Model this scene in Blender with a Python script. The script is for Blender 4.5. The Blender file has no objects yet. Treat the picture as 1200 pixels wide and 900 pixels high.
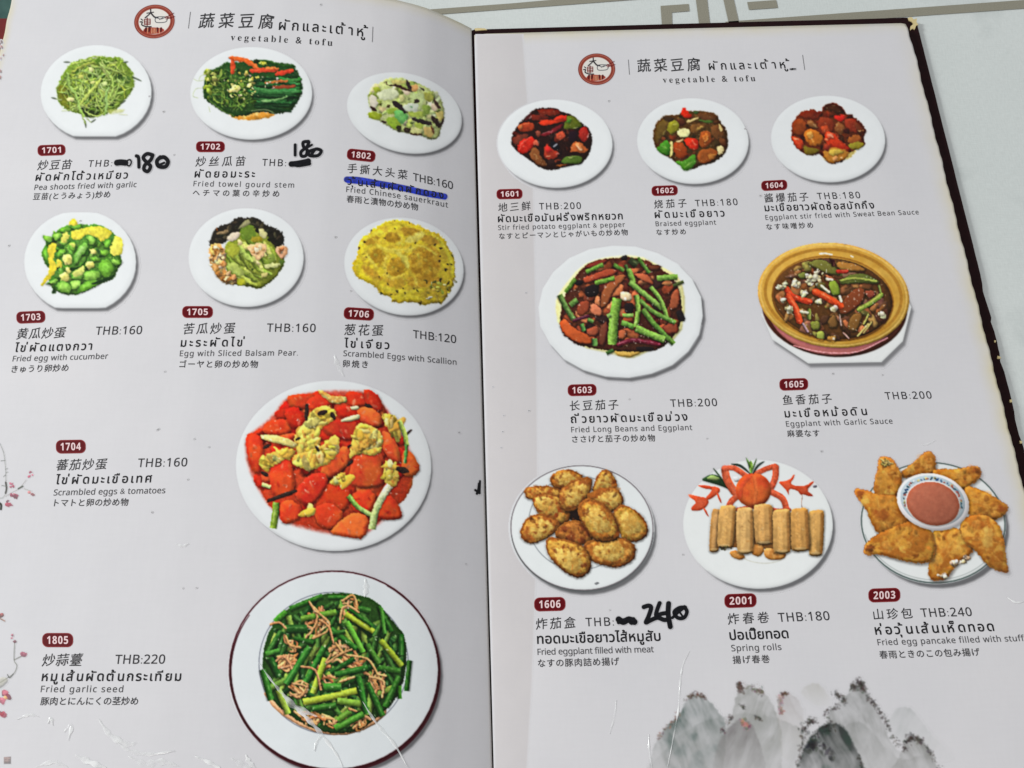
import bpy, math, random
import numpy as np
from mathutils import Vector
from mathutils.geometry import interpolate_bezier, delaunay_2d_cdt

# ------------------------------------------------------------------ camera, world, lamps, exposure
sc = bpy.context.scene
TILT = math.radians(29.0); FPX = 1450.0; DIST = 0.56
cam = bpy.data.cameras.new('camera'); camo = bpy.data.objects.new('camera', cam)
sc.collection.objects.link(camo); sc.camera = camo
cam.sensor_width = 36.0; cam.lens = 36.0 * FPX / 1200.0
cam.clip_start = 0.01; cam.clip_end = 50
CAM = np.array([0.0, -DIST * math.sin(TILT), DIST * math.cos(TILT)])
camo.location = CAM.tolist(); camo.rotation_euler = (TILT, 0, 0)
world = bpy.data.worlds.new('World'); sc.world = world; world.use_nodes = True
bg = world.node_tree.nodes['Background']
bg.inputs[0].default_value = (0.92, 0.96, 1.0, 1); bg.inputs[1].default_value = 0.42

def area(name, loc, size, power, col, target=(0, 0, 0)):
    l = bpy.data.lights.new(name, 'AREA'); l.shape = 'RECTANGLE'; l.size = size[0]; l.size_y = size[1]
    l.energy = power; l.color = col
    o = bpy.data.objects.new(name, l); sc.collection.objects.link(o); o.location = loc
    o.rotation_euler = (Vector(target) - Vector(loc)).to_track_quat('-Z', 'Y').to_euler()
area('window_light', (-1.45, 0.45, 1.28), (0.36, 0.46), 23.0, (0.98, 1.0, 0.99), (-0.05, -0.02, 0))
area('ceiling_light', (-0.20, -1.1, 1.7), (0.9, 0.5), 10.2, (1.0, 0.91, 0.88), (0, 0, 0))
sc.view_settings.view_transform = 'Standard'; sc.view_settings.look = 'None'
sc.view_settings.gamma = 1.0; sc.view_settings.exposure = 0.0
sc.view_settings.use_curve_mapping = False

# ------------------------------------------------------------------ measuring: picture point -> point on a surface
CT, ST = math.cos(TILT), math.sin(TILT)
def rays(px, py):
    px = np.asarray(px, float); py = np.asarray(py, float)
    cx = (px - 600) / FPX; cy = -(py - 450) / FPX
    d = np.stack([cx, cy * CT + ST, cy * ST - CT], -1)
    return d
def at_z(px, py, z):
    d = rays(px, py); t = (z - CAM[2]) / d[..., 2]
    return CAM + d * t[..., None]
sp0 = at_z(553.5, 35, 0.005); sp1 = at_z(577.5, 900, 0.005)
SD = (sp1 - sp0)[:2]; SD = SD / np.linalg.norm(SD)
SN = np.array([-SD[1], SD[0]])          # points right of the spine
if SN[0] < 0: SN = -SN
def profile(tab):
    xs = np.linspace(-0.02, 0.42, 1761); ys = np.interp(xs, [a for a, b in tab], [b for a, b in tab])
    k = np.exp(-0.5 * (np.arange(-40, 41) / 12.0) ** 2); k /= k.sum()
    yp = np.pad(ys, 40, mode='edge'); s = np.convolve(yp, k, 'valid')
    return xs, s
PL = profile([(-.02, -.0075), (0, .005), (.006, .0092), (.012, .0128), (.023, .0195), (.034, .0243), (.05, .0292), (.07, .0332), (.095, .0360), (.12, .0370), (.15, .0367), (.2, .0352), (.3, .0315)])
PR = profile([(-.02, .000), (0, .0066), (.008, .0080), (.018, .0088), (.03, .0090), (.2, .0090), (.24, .0085)])
def height(x, y, side):
    s = (x - sp0[0]) * SN[0] + (y - sp0[1]) * SN[1]
    if side == 'L': return np.interp(-s, *PL)
    return np.interp(s, *PR)
def at(px, py, side, off=0.0):
    px = np.asarray(px, float); py = np.asarray(py, float)
    z = np.full(px.shape, 0.012)
    for _ in range(14):
        p = at_z(px, py, z); z = 0.5 * z + 0.5 * (height(p[..., 0], p[..., 1], side))
    for _ in range(10):
        p = at_z(px, py, z); z = 0.3 * z + 0.7 * (height(p[..., 0], p[..., 1], side))
    p = at_z(px, py, z); p[..., 2] += off
    return p

# ------------------------------------------------------------------ objects
def srgb(c):
    c = np.asarray(c, float) / 255.0
    return np.where(c <= 0.04045, c / 12.92, ((c + 0.055) / 1.055) ** 2.4)
def new_obj(name, me, parent=None, label=None, kind=None, cat=None, group=None):
    o = bpy.data.objects.new(name, me); sc.collection.objects.link(o)
    if parent is not None: o.parent = parent
    if label: o['label'] = label
    if kind: o['kind'] = kind
    if cat: o['category'] = cat
    if group: o['group'] = group
    return o
def mesh(name, verts, faces, mats=(), midx=None, smooth=False):
    me = bpy.data.meshes.new(name)
    verts = np.asarray(verts, np.float32)
    if isinstance(faces, np.ndarray) and faces.ndim == 2:
        n = faces.shape[1]; m = len(faces)
        me.vertices.add(len(verts)); me.vertices.foreach_set('co', verts.ravel())
        me.loops.add(m * n); me.loops.foreach_set('vertex_index', faces.astype(np.int32).ravel())
        me.polygons.add(m); me.polygons.foreach_set('loop_start', np.arange(0, m * n, n, dtype=np.int32))
        try: me.polygons.foreach_set('loop_total', np.full(m, n, np.int32))
        except Exception: pass
        me.update(calc_edges=True)
    else:
        me.from_pydata(verts.tolist(), [], [list(map(int, f)) for f in faces]); me.update()
    for m_ in mats: me.materials.append(m_)
    if midx is not None: me.polygons.foreach_set('material_index', np.asarray(midx, np.int32))
    if smooth: me.polygons.foreach_set('use_smooth', np.ones(len(me.polygons), bool))
    return me

# ------------------------------------------------------------------ materials
def base_mat(name, rough=0.5, spec=0.4):
    m = bpy.data.materials.new(name); m.use_nodes = True
    b = m.node_tree.nodes['Principled BSDF']; b.inputs['Roughness'].default_value = rough
    b.inputs['Specular IOR Level'].default_value = spec
    return m, m.node_tree, b
def plain(name, col, rough=0.5, spec=0.4):
    m, nt, b = base_mat(name, rough, spec); c = srgb(col); b.inputs['Base Color'].default_value = (*c, 1)
    return m
def N(nt, t, **kw):
    n = nt.nodes.new(t)
    for k, v in kw.items(): setattr(n, k, v)
    return n
def paper_nodes(nt, b, bumpy=True):
    """laminated paper: faint fibre streaks, yellowed edge wear, slight waviness"""
    L = nt.links
    tc = N(nt, 'ShaderNodeTexCoord')
    n1 = N(nt, 'ShaderNodeTexNoise'); n1.inputs['Scale'].default_value = 14; n1.inputs['Detail'].default_value = 3
    L.new(tc.outputs['Object'], n1.inputs['Vector'])
    mp = N(nt, 'ShaderNodeMapping'); mp.inputs['Scale'].default_value = (700, 120, 100)
    L.new(tc.outputs['Object'], mp.inputs['Vector'])
    n2 = N(nt, 'ShaderNodeTexNoise'); n2.inputs['Scale'].default_value = 1; n2.inputs['Detail'].default_value = 2
    L.new(mp.outputs[0], n2.inputs['Vector'])
    mp3 = N(nt, 'ShaderNodeMapping'); mp3.inputs['Scale'].default_value = (120, 800, 100)
    L.new(tc.outputs['Object'], mp3.inputs['Vector'])
    n3 = N(nt, 'ShaderNodeTexNoise'); n3.inputs['Scale'].default_value = 1; n3.inputs['Detail'].default_value = 2
    L.new(mp3.outputs[0], n3.inputs['Vector'])
    r = N(nt, 'ShaderNodeMix', data_type='RGBA')
    r.inputs['A'].default_value = (*srgb((205, 205, 208)), 1); r.inputs['B'].default_value = (*srgb((219, 217, 218)), 1)
    L.new(n1.outputs[0], r.inputs['Factor'])
    ad = N(nt, 'ShaderNodeMath', operation='ADD'); L.new(n2.outputs[0], ad.inputs[0]); L.new(n3.outputs[0], ad.inputs[1])
    mr = N(nt, 'ShaderNodeMapRange'); mr.inputs['From Min'].default_value = 0.5; mr.inputs['From Max'].default_value = 1.5
    mr.inputs['To Min'].default_value = 0.985; mr.inputs['To Max'].default_value = 1.015
    L.new(ad.outputs[0], mr.inputs['Value'])
    mu = N(nt, 'ShaderNodeMix', data_type='RGBA', blend_type='MULTIPLY'); mu.inputs['Factor'].default_value = 1
    L.new(r.outputs['Result'], mu.inputs['A']); L.new(mr.outputs[0], mu.inputs['B'])
    at_ = N(nt, 'ShaderNodeAttribute', attribute_name='wear')
    nz = N(nt, 'ShaderNodeTexNoise'); nz.inputs['Scale'].default_value = 60; nz.inputs['Detail'].default_value = 5
    L.new(tc.outputs['Object'], nz.inputs['Vector'])
    m1 = N(nt, 'ShaderNodeMath', operation='MULTIPLY'); L.new(at_.outputs['Fac'], m1.inputs[0]); L.new(nz.outputs[0], m1.inputs[1])
    m2 = N(nt, 'ShaderNodeMath', operation='MULTIPLY'); m2.use_clamp = True; L.new(m1.outputs[0], m2.inputs[0]); m2.inputs[1].default_value = 1.5
    y = N(nt, 'ShaderNodeMix', data_type='RGBA'); L.new(m2.outputs[0], y.inputs['Factor'])
    L.new(mu.outputs['Result'], y.inputs['A']); y.inputs['B'].default_value = (*srgb((213, 203, 166)), 1)
    # soft waves and fine orange-peel of the plastic film
    w = N(nt, 'ShaderNodeTexNoise'); w.inputs['Scale'].default_value = 14; w.inputs['Detail'].default_value = 2
    L.new(tc.outputs['Object'], w.inputs['Vector'])
    w2 = N(nt, 'ShaderNodeTexNoise'); w2.inputs['Scale'].default_value = 160; w2.inputs['Detail'].default_value = 4
    L.new(tc.outputs['Object'], w2.inputs['Vector'])
    bp = N(nt, 'ShaderNodeBump'); bp.inputs['Strength'].default_value = 0.28; bp.inputs['Distance'].default_value = 0.004
    L.new(w.outputs[0], bp.inputs['Height'])
    b2 = N(nt, 'ShaderNodeBump'); b2.inputs['Strength'].default_value = 0.12; b2.inputs['Distance'].default_value = 0.0003
    L.new(w2.outputs[0], b2.inputs['Height']); L.new(bp.outputs[0], b2.inputs['Normal'])
    L.new(b2.outputs[0], b.inputs['Normal'])
    return y.outputs['Result']
mp_, nt_, b_ = base_mat('laminated_paper', 0.36, 0.18)
nt_.links.new(paper_nodes(nt_, b_), b_.inputs['Base Color']); M_PAPER = mp_
mk, nt_, b_ = base_mat('printed_ink', 0.36, 0.18)          # colour print on the same paper
col = paper_nodes(nt_, b_)
a_ = N(nt_, 'ShaderNodeAttribute', attribute_name='ink')
mx = N(nt_, 'ShaderNodeMix', data_type='RGBA'); nt_.links.new(a_.outputs['Alpha'], mx.inputs['Factor'])
nt_.links.new(col, mx.inputs['A']); nt_.links.new(a_.outputs['Color'], mx.inputs['B'])
nt_.links.new(mx.outputs['Result'], b_.inputs['Base Color']); M_PRINT = mk
M_KAI = plain('print_black', (58, 58, 60), 0.4, 0.12)
M_THAI = plain('print_bold_black', (36, 36, 38), 0.4, 0.12)
M_EN = plain('print_grey', (80, 80, 82), 0.4, 0.12)
M_JP = plain('print_dark_grey', (66, 66, 68), 0.4, 0.12)
M_BADGE = plain('badge_maroon', (96, 12, 20), 0.4, 0.12)
M_BADGE_E = plain('badge_edge', (150, 60, 62), 0.4, 0.12)
M_BADGE_T = plain('badge_lettering', (232, 205, 205), 0.4, 0.12)
M_LINE = plain('print_line_grey', (120, 120, 122), 0.4, 0.12)
M_INK = plain('black_ink', (12, 12, 16), 0.35, 0.5)

# ------------------------------------------------------------------ table
def table_mat():
    m, nt, b = base_mat('table_laminate', 0.5, 0.3); L = nt.links
    tc = N(nt, 'ShaderNodeTexCoord')
    def ns(scale, det, vec=None):
        n = N(nt, 'ShaderNodeTexNoise'); n.inputs['Scale'].default_value = scale; n.inputs['Detail'].default_value = det
        L.new(vec or tc.outputs['Object'], n.inputs['Vector']); return n
    a = ns(7, 5); c = ns(900, 2)
    m1 = N(nt, 'ShaderNodeMapping'); m1.inputs['Scale'].default_value = (1300, 260, 1); L.new(tc.outputs['Object'], m1.inputs['Vector']); w1 = ns(1, 1, m1.outputs[0])
    m2 = N(nt, 'ShaderNodeMapping'); m2.inputs['Scale'].default_value = (260, 1300, 1); L.new(tc.outputs['Object'], m2.inputs['Vector']); w2 = ns(1, 1, m2.outputs[0])
    r = N(nt, 'ShaderNodeMix', data_type='RGBA'); L.new(a.outputs[0], r.inputs['Factor'])
    r.inputs['A'].default_value = (*srgb((200, 207, 204)), 1); r.inputs['B'].default_value = (*srgb((217, 222, 219)), 1)
    s1 = N(nt, 'ShaderNodeMath', operation='ADD'); L.new(w1.outputs[0], s1.inputs[0]); L.new(w2.outputs[0], s1.inputs[1])
    mr = N(nt, 'ShaderNodeMapRange'); L.new(s1.outputs[0], mr.inputs['Value'])
    mr.inputs['From Min'].default_value = .6; mr.inputs['From Max'].default_value = 1.4; mr.inputs['To Min'].default_value = .95; mr.inputs['To Max'].default_value = 1.04
    mu = N(nt, 'ShaderNodeMix', data_type='RGBA', blend_type='MULTIPLY'); mu.inputs['Factor'].default_value = 1
    L.new(r.outputs['Result'], mu.inputs['A']); L.new(mr.outputs[0], mu.inputs['B'])
    # faint grey scuffs
    sm = ns(22, 6); cr = N(nt, 'ShaderNodeMapRange'); L.new(sm.outputs[0], cr.inputs['Value'])
    cr.inputs['From Min'].default_value = .58; cr.inputs['From Max'].default_value = .75; cr.inputs['To Min'].default_value = 0; cr.inputs['To Max'].default_value = .35
    d = N(nt, 'ShaderNodeMix', data_type='RGBA'); L.new(cr.outputs[0], d.inputs['Factor']); L.new(mu.outputs['Result'], d.inputs['A'])
    d.inputs['B'].default_value = (*srgb((150, 160, 158)), 1)
    L.new(d.outputs['Result'], b.inputs['Base Color'])
    bp = N(nt, 'ShaderNodeBump'); bp.inputs['Strength'].default_value = .3; bp.inputs['Distance'].default_value = .0002
    L.new(s1.outputs[0], bp.inputs['Height']); L.new(bp.outputs[0], b.inputs['Normal'])
    return m
def band_mat():
    m, nt, b = base_mat('table_band_print', 0.5, 0.3); L = nt.links
    tc = N(nt, 'ShaderNodeTexCoord')
    m1 = N(nt, 'ShaderNodeMapping'); m1.inputs['Scale'].default_value = (1500, 1500, 1); L.new(tc.outputs['Object'], m1.inputs['Vector'])
    n = N(nt, 'ShaderNodeTexNoise'); n.inputs['Scale'].default_value = 1; n.inputs['Detail'].default_value = 2; L.new(m1.outputs[0], n.inputs['Vector'])
    r = N(nt, 'ShaderNodeMix', data_type='RGBA'); L.new(n.outputs[0], r.inputs['Factor'])
    r.inputs['A'].default_value = (*srgb((122, 120, 106)), 1); r.inputs['B'].default_value = (*srgb((158, 154, 138)), 1)
    L.new(r.outputs['Result'], b.inputs['Base Color']); return m
tb = mesh('table_top', [(-1.2, -0.9, -.03), (1.2, -0.9, -.03), (1.2, 1.0, -.03), (-1.2, 1.0, -.03), (-1.2, -0.9, 0), (1.2, -0.9, 0), (1.2, 1.0, 0), (-1.2, 1.0, 0)],
          [(4, 5, 6, 7), (3, 2, 1, 0), (0, 1, 5, 4), (1, 2, 6, 5), (2, 3, 7, 6), (3, 0, 4, 7)], [table_mat()])
TABLE = new_obj('table_top', tb, kind='structure', label='pale blue grey table top printed with taupe key fret bands')
M_BAND = band_mat()
def band(pts, off=.0004):
    p = [at_z(x, y, 0.0) for x, y in pts]; v = [(q[0], q[1], off) for q in p]
    new_obj('printed_band', mesh('printed_band', v, [tuple(range(len(v)))], [M_BAND]), TABLE)
band([(420, 22), (420, 28.5), (505, 18), (600, 11), (745, -.5), (1000, -19), (1000, -26), (660, 0), (505, 11)][::-1] if False else [(400, 27), (505, 18), (600, 11), (745, 0), (1000, -19), (1000, -27), (740, -8), (600, 4.5), (505, 11.5), (400, 20)])
band([(850, 36), (1065, 20), (1200, 10.5), (1330, 1), (1330, -9), (1200, .5), (1055, 11), (850, 26)])
band([(774, 7.5), (807, 5.2), (807.8, 13.5), (787.2, 15.2), (788.2, 40), (776.4, 41)])
band([(810, -40), (824, -41), (833, 38), (820.5, 39)])
band([(838, -42), (850, -43), (868, 36), (856, 37)])
band([(875.5, 3.0), (909.5, .6), (911.5, 9.6), (877.5, 12)])

# dark cloth corner beyond the left page
v = []
P0 = [at_z(x, y, 0.0) for x, y in [(-40, -30), (16, -30), (9, 26), (2, 70), (-40, 70)]]
def slab(pts, z0, z1, z1b=None):
    n = len(pts); vv = [(p[0], p[1], z0) for p in pts] + [(p[0], p[1], z1) for p in pts]
    ff = [tuple(range(n))[::-1], tuple(range(n, 2 * n))] + [(i, (i + 1) % n, n + (i + 1) % n, n + i) for i in range(n)]
    return vv, ff
def tealmat(nm, c1, c2, sc_):
    m, nt, b = base_mat(nm, .6, .3); tc = N(nt, 'ShaderNodeTexCoord')
    n = N(nt, 'ShaderNodeTexNoise'); n.inputs['Scale'].default_value = sc_; n.inputs['Detail'].default_value = 4; nt.links.new(tc.outputs['Object'], n.inputs['Vector'])
    r = N(nt, 'ShaderNodeMix', data_type='RGBA'); nt.links.new(n.outputs[0], r.inputs['Factor'])
    r.inputs['A'].default_value = (*srgb(c1), 1); r.inputs['B'].default_value = (*srgb(c2), 1)
    nt.links.new(r.outputs['Result'], b.inputs['Base Color']); return m
mat_ = new_obj('patterned_mat', None, label='dark teal mat with red border beyond the top left corner of the menu', cat='mat')
ctr = P0[2]; mat_.location = (ctr[0], ctr[1], 0)
def rel(pts): return [(p[0] - ctr[0], p[1] - ctr[1]) for p in pts]
A = [at_z(x, y, 0) for x, y in [(-60, -40), (30, -40), (22, 27), (-60, 27)]]
vv, ff = slab(rel(A), 0.0006, .0032); new_obj('teal_panel', mesh('teal_panel', vv, ff, [tealmat('teal_cloth', (20, 52, 50), (70, 104, 96), 120)]), mat_)
A = [at_z(x, y, 0) for x, y in [(-60, 27.5), (22, 27.5), (4, 90), (-60, 90)]]
vv, ff = slab(rel(A), 0.0006, .0036); new_obj('red_border', mesh('red_border', vv, ff, [tealmat('red_cloth', (92, 18, 15), (116, 28, 22), 200)]), mat_)

# ------------------------------------------------------------------ the menu: cover, page blocks, pages
MENU = new_obj('menu_book', None, label='open laminated restaurant menu with dish photographs and prices in dark maroon cover', cat='menu')
def edge_line(tab):
    ys = [b for a, b in tab]; xs = [a for a, b in tab]
    return lambda y: np.interp(y, ys, xs)
BOT = 985.0
# right page
def left_edge_R(y): return 555.8 + (y - 40) * (578.6 - 555.8) / 860.0
def right_edge_R(y):
    e = np.interp(y, [26, 32, 60, 300, 548, BOT], [1060.5, 1063.5, 1071.5, 1131.5, 1193.5, 1304])
    return e + 0.5 * np.sin(y * .11) + .4 * np.sin(y * .37 + 1)
def page_grid(name, side, top_pts, le, re, nx, ny, label, wear_fn, zoff=0.0):
    u = np.linspace(0, 1, nx + 1); vq = np.linspace(0, 1, ny + 1)
    U, V = np.meshgrid(u, vq)
    # top edge curve
    tx = np.array([p[0] for p in top_pts], float); ty = np.array([p[1] for p in top_pts], float)
    X0 = tx[0] + (tx[-1] - tx[0]) * u; Y0 = np.interp(X0, tx, ty)
    Yg = Y0[None, :] + (BOT - Y0[None, :]) * V
    Xl = le(Yg); Xr = re(Yg)
    Xg = Xl + (Xr - Xl) * U
    Yg = np.where(V > 0, np.interp(Xg[0], tx, ty)[None, :] * (1 - V) + BOT * V, np.interp(Xg, tx, ty))
    P = at(Xg, Yg, side)
    idx = np.arange((nx + 1) * (ny + 1)).reshape(ny + 1, nx + 1)
    F = np.stack([idx[:-1, :-1], idx[1:, :-1], idx[1:, 1:], idx[:-1, 1:]], -1).reshape(-1, 4)
    top = P.reshape(-1, 3)
    # a leaf has thickness
    border = np.concatenate([idx[0, :], idx[1:, -1], idx[-1, -2::-1], idx[-2:0:-1, 0]])
    low = top[border] - np.array([0, 0, .0006]); nb = len(border); base = len(top)
    k = np.arange(nb); S_ = np.stack([border, border[(k + 1) % nb], base + (k + 1) % nb, base + k], -1)
    me = mesh(name, np.vstack([top, low]), np.vstack([F, S_]), [M_PAPER], smooth=True)
    sm = np.ones(len(F) + nb, bool); sm[len(F):] = False; me.polygons.foreach_set('use_smooth', sm)
    w = wear_fn(Xg, Yg, U, V).ravel(); w = np.concatenate([w, np.ones(nb)])
    at_ = me.attributes.new('wear', 'FLOAT', 'POINT'); at_.data.foreach_set('value', w.astype(np.float32))
    o = new_obj(name, me, MENU, label=label)
    return o, P, border, idx
def wear_R(X, Y, U, V):
    d1 = (right_edge_R(Y) - X); d2 = Y - (41 - (X - 556) * .0275)
    g = np.clip(1 - d1 / 22, 0, 1) ** 1.6 * (.35 + .65 * np.clip((Y - 60) / 300, 0, 1))
    return np.clip(g + 0.7 * np.clip(1 - d2 / 14, 0, 1) ** 1.5, 0, 1)
RP, PRp, bR, iR = page_grid('page', 'R', [(555.8, 41), (570, 39.5), (700, 36), (900, 31), (1056, 27.2), (1060.5, 28)], left_edge_R, right_edge_R, 220, 200,
                            'right hand page with eggplant dishes, spring rolls and an ink mountain painting', wear_R)
def right_edge_L(y): return 552.6 + (y - 35) * (577.0 - 552.6) / 865.0
def left_edge_L(y): return 496 - 482.3 * (y + 2168) / 2168.0 + .4 * np.sin(y * .2)
def wear_L(X, Y, U, V):
    d1 = X - left_edge_L(Y); top = np.interp(X, [300, 465, 500, 525, 553], [-24, 0, 9.5, 20, 33])
    d2 = Y - top
    return np.clip(.9 * np.clip(1 - d1 / 9, 0, 1) ** 1.2 + .8 * np.clip(1 - d2 / 15, 0, 1) ** 1.6, 0, 1)
LP, PLp, bL, iL = page_grid('page', 'L', [(18, -22), (150, -26), (300, -24), (400, -13), (440, -5), (465, 0), (485, 5), (500, 9.5), (525, 20), (540, 27), (552.6, 33.5)], left_edge_L, right_edge_L, 340, 200,
                            'left hand page with vegetable, egg and tomato dishes', wear_L)

# page blocks (the leaves below), one solid skirt under each page, inset a little
def tex_block():
    m, nt, b = base_mat('leaf_edges', .7, .2); tc = N(nt, 'ShaderNodeTexCoord')
    mpn = N(nt, 'ShaderNodeMapping'); mpn.inputs['Scale'].default_value = (3, 3, 900); nt.links.new(tc.outputs['Object'], mpn.inputs['Vector'])
    n = N(nt, 'ShaderNodeTexNoise'); n.inputs['Scale'].default_value = 1; n.inputs['Detail'].default_value = 1; nt.links.new(mpn.outputs[0], n.inputs['Vector'])
    r = N(nt, 'ShaderNodeMix', data_type='RGBA'); nt.links.new(n.outputs[0], r.inputs['Factor'])
    r.inputs['A'].default_value = (*srgb((120, 110, 90)), 1); r.inputs['B'].default_value = (*srgb((214, 206, 180)), 1)
    nt.links.new(r.outputs['Result'], b.inputs['Base Color']); return m
M_BLOCK = tex_block()
def block(P, idx, lab, inset=.0012, z0=.0033):
    g = P[::5, ::5].copy() if True else P
    c = P.reshape(-1, 3).mean(0)
    gx = g.copy(); d = gx[..., :2] - c[:2]
    ext = np.abs(P.reshape(-1, 3)[:, :2] - c[:2]).max(0)
    gx[..., :2] = c[:2] + d * (1 - inset / ext)
    gx[..., 2] -= .0012
    ny, nx = gx.shape[:2]; id2 = np.arange(ny * nx).reshape(ny, nx)
    F = np.stack([id2[:-1, :-1], id2[1:, :-1], id2[1:, 1:], id2[:-1, 1:]], -1).reshape(-1, 4)
    border = np.concatenate([id2[0, :], id2[1:, -1], id2[-1, -2::-1], id2[-2:0:-1, 0]])
    top = gx.reshape(-1, 3); top[:, 2] = np.maximum(top[:, 2], z0 + .0002); low = top[border].copy(); low[:, 2] = z0
    nb = len(border); k = np.arange(nb); S_ = np.stack([border, border[(k + 1) % nb], len(top) + (k + 1) % nb, len(top) + k], -1)
    new_obj('page_block', mesh('page_block', np.vstack([top, low]), np.vstack([F, S_]), [M_BLOCK]), MENU, label=lab)
block(PRp, iR, 'yellowed leaf edges under the right hand page')
block(PLp, iL, 'thick pile of leaves under the left hand page')

# cover boards
def cover_mat():
    m, nt, b = base_mat('maroon_leatherette', .6, .12); tc = N(nt, 'ShaderNodeTexCoord')
    n = N(nt, 'ShaderNodeTexNoise'); n.inputs['Scale'].default_value = 500; n.inputs['Detail'].default_value = 3; nt.links.new(tc.outputs['Object'], n.inputs['Vector'])
    r = N(nt, 'ShaderNodeMix', data_type='RGBA'); nt.links.new(n.outputs[0], r.inputs['Factor'])
    r.inputs['A'].default_value = (*srgb((16, 4, 6)), 1); r.inputs['B'].default_value = (*srgb((40, 12, 14)), 1)
    nt.links.new(r.outputs['Result'], b.inputs['Base Color'])
    bp = N(nt, 'ShaderNodeBump'); bp.inputs['Strength'].default_value = .5; bp.inputs['Distance'].default_value = .0003
    nt.links.new(n.outputs[0], bp.inputs['Height']); nt.links.new(bp.outputs[0], b.inputs['Normal'])
    return m
M_COVER = cover_mat()
CZ = .0032
rnd = random.Random(3)
op = [(552, 36.0), (556, 34.6), (700, 30.6), (900, 25.0), (1000, 22.6), (1062, 20.6), (1068, 21.5), (1074.5, 27)]
y = 27.0
while y < BOT + 12:
    y += rnd.uniform(5, 13)
    x = np.interp(y, [27, 300, 537, BOT + 12], [1074.5, 1143.5, 1202.5, 1316]) + rnd.uniform(-.7, .5) * (1 if y > 330 else .2) - (1.6 if y > 330 and rnd.random() < .12 else 0)
    op.append((x, y))
op += [(583, BOT + 12)]
pts = [at_z(x, y_, CZ) for x, y_ in op]
vv, ff = slab(pts, .0002, CZ)
new_obj('cover_board', mesh('cover_board', vv, ff, [M_COVER]), MENU, label='dark maroon board under the right hand page with chipped edge')
lpx = [p for p in [at_z(x, y_, CZ) for x, y_ in [(551, 36), (582, BOT + 12), (-220, BOT + 12), (60, -10)]]]
wv = [PLp[0, 0], PLp[0, -1], PLp[-1, -1], PLp[-1, 0]]
def outw(p, c, e): d = np.array(p[:2]) - c; return (p[0] + e * np.sign(d[0]), p[1] + e * np.sign(d[1]))
cL = np.mean([w[:2] for w in wv], 0); q = [outw(w, cL, .003) for w in wv]
q[1] = (pts[0][0] - .0004, pts[0][1]); q[2] = (pts[-1][0] - .0004, pts[-1][1])
vv, ff = slab(q, .0002, CZ); new_obj('cover_board', mesh('cover_board', vv, ff, [M_COVER]), MENU, label='dark board under the left hand page')
# chipped corner: torn yellow board core and little fibres on the edge
M_CORE = tealmat('board_core', (196, 176, 116), (224, 208, 160), 600)
def chip(c, pl):
    P = [at_z(c[0] + a, c[1] + b, CZ + .0004) for a, b in pl]; vv, ff = slab(P, CZ - .0012, CZ + .0005)
    new_obj('torn_chip', mesh('torn_chip', vv, ff, [M_CORE]), MENU)
chip((1070, 27), [(-6, -6), (-2, -7), (1, -4), (4.5, -5.5), (4, -1), (6, 2), (3.5, 3), (2, 7.5), (-1, 6.5), (-3.5, 8.5), (-3, 4), (.5, 1), (-1.5, -1.5), (-5, -3)])
chip((1170, 419), [(-1, -2), (2, -1), (3, .6), (.5, 1.4), (-1.5, 1)])
chip((1184, 470), [(-1, -1.4), (1.4, -2), (2, 1.2), (-.5, 1.4)])
chip((1196, 518), [(-1.2, -1.6), (1.8, -.8), (1.6, 1.6), (-.8, 1.4)])
chip((1166, 400), [(-.8, -1.2), (1.2, -.8), (.8, 1.2), (-.8, .8)])
chip((562, 34.6), [(-6, -1.2), (-2, -1.6), (6, -1.2), (9, .4), (1, .9), (-5, 1.4)])

# ------------------------------------------------------------------ painting flat print as vertex colours
_rt = np.random.RandomState(11).rand(256, 256).astype(np.float32)
def vn(x, y, seed=0):
    x = x + seed * 17.31; y = y + seed * 9.77
    xi = np.floor(x).astype(int); yi = np.floor(y).astype(int); fx = x - xi; fy = y - yi
    fx = fx * fx * (3 - 2 * fx); fy = fy * fy * (3 - 2 * fy)
    a = _rt[yi & 255, xi & 255]; b = _rt[yi & 255, (xi + 1) & 255]; c = _rt[(yi + 1) & 255, xi & 255]; d = _rt[(yi + 1) & 255, (xi + 1) & 255]
    return (a * (1 - fx) + b * fx) * (1 - fy) + (c * (1 - fx) + d * fx) * fy
def fbm(x, y, seed=0): return (vn(x, y, seed) + .5 * vn(x * 2.1, y * 2.1, seed + 3) + .25 * vn(x * 4.3, y * 4.3, seed + 7)) / 1.75
def sm(x): x = np.clip(x, 0, 1); return x * x * (3 - 2 * x)
def spline(pts, closed, n=5):
    p = np.asarray(pts, float); m = len(p); out = []
    rng = range(m) if closed else range(m - 1)
    for i in rng:
        p0 = p[(i - 1) % m] if closed or i > 0 else p[i]; p1 = p[i]; p2 = p[(i + 1) % m]; p3 = p[(i + 2) % m] if closed or i + 2 < m else p2
        for t in np.arange(n) / n:
            out.append(.5 * (2 * p1 + (p2 - p0) * t + (2 * p0 - 5 * p1 + 4 * p2 - p3) * t * t + (3 * p1 - p0 - 3 * p2 + p3) * t ** 3))
    if not closed: out.append(p[-1])
    return np.array(out)
def round_cut(pts, it=2):
    p = np.asarray(pts, float)
    for _ in range(it):
        q = np.roll(p, -1, 0); p = np.stack([p * .78 + q * .22, p * .22 + q * .78], 1).reshape(-1, 2)
    m = p.mean(0); return m + (p - m) * (1 + min(.13, .6 / len(pts)))
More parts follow.
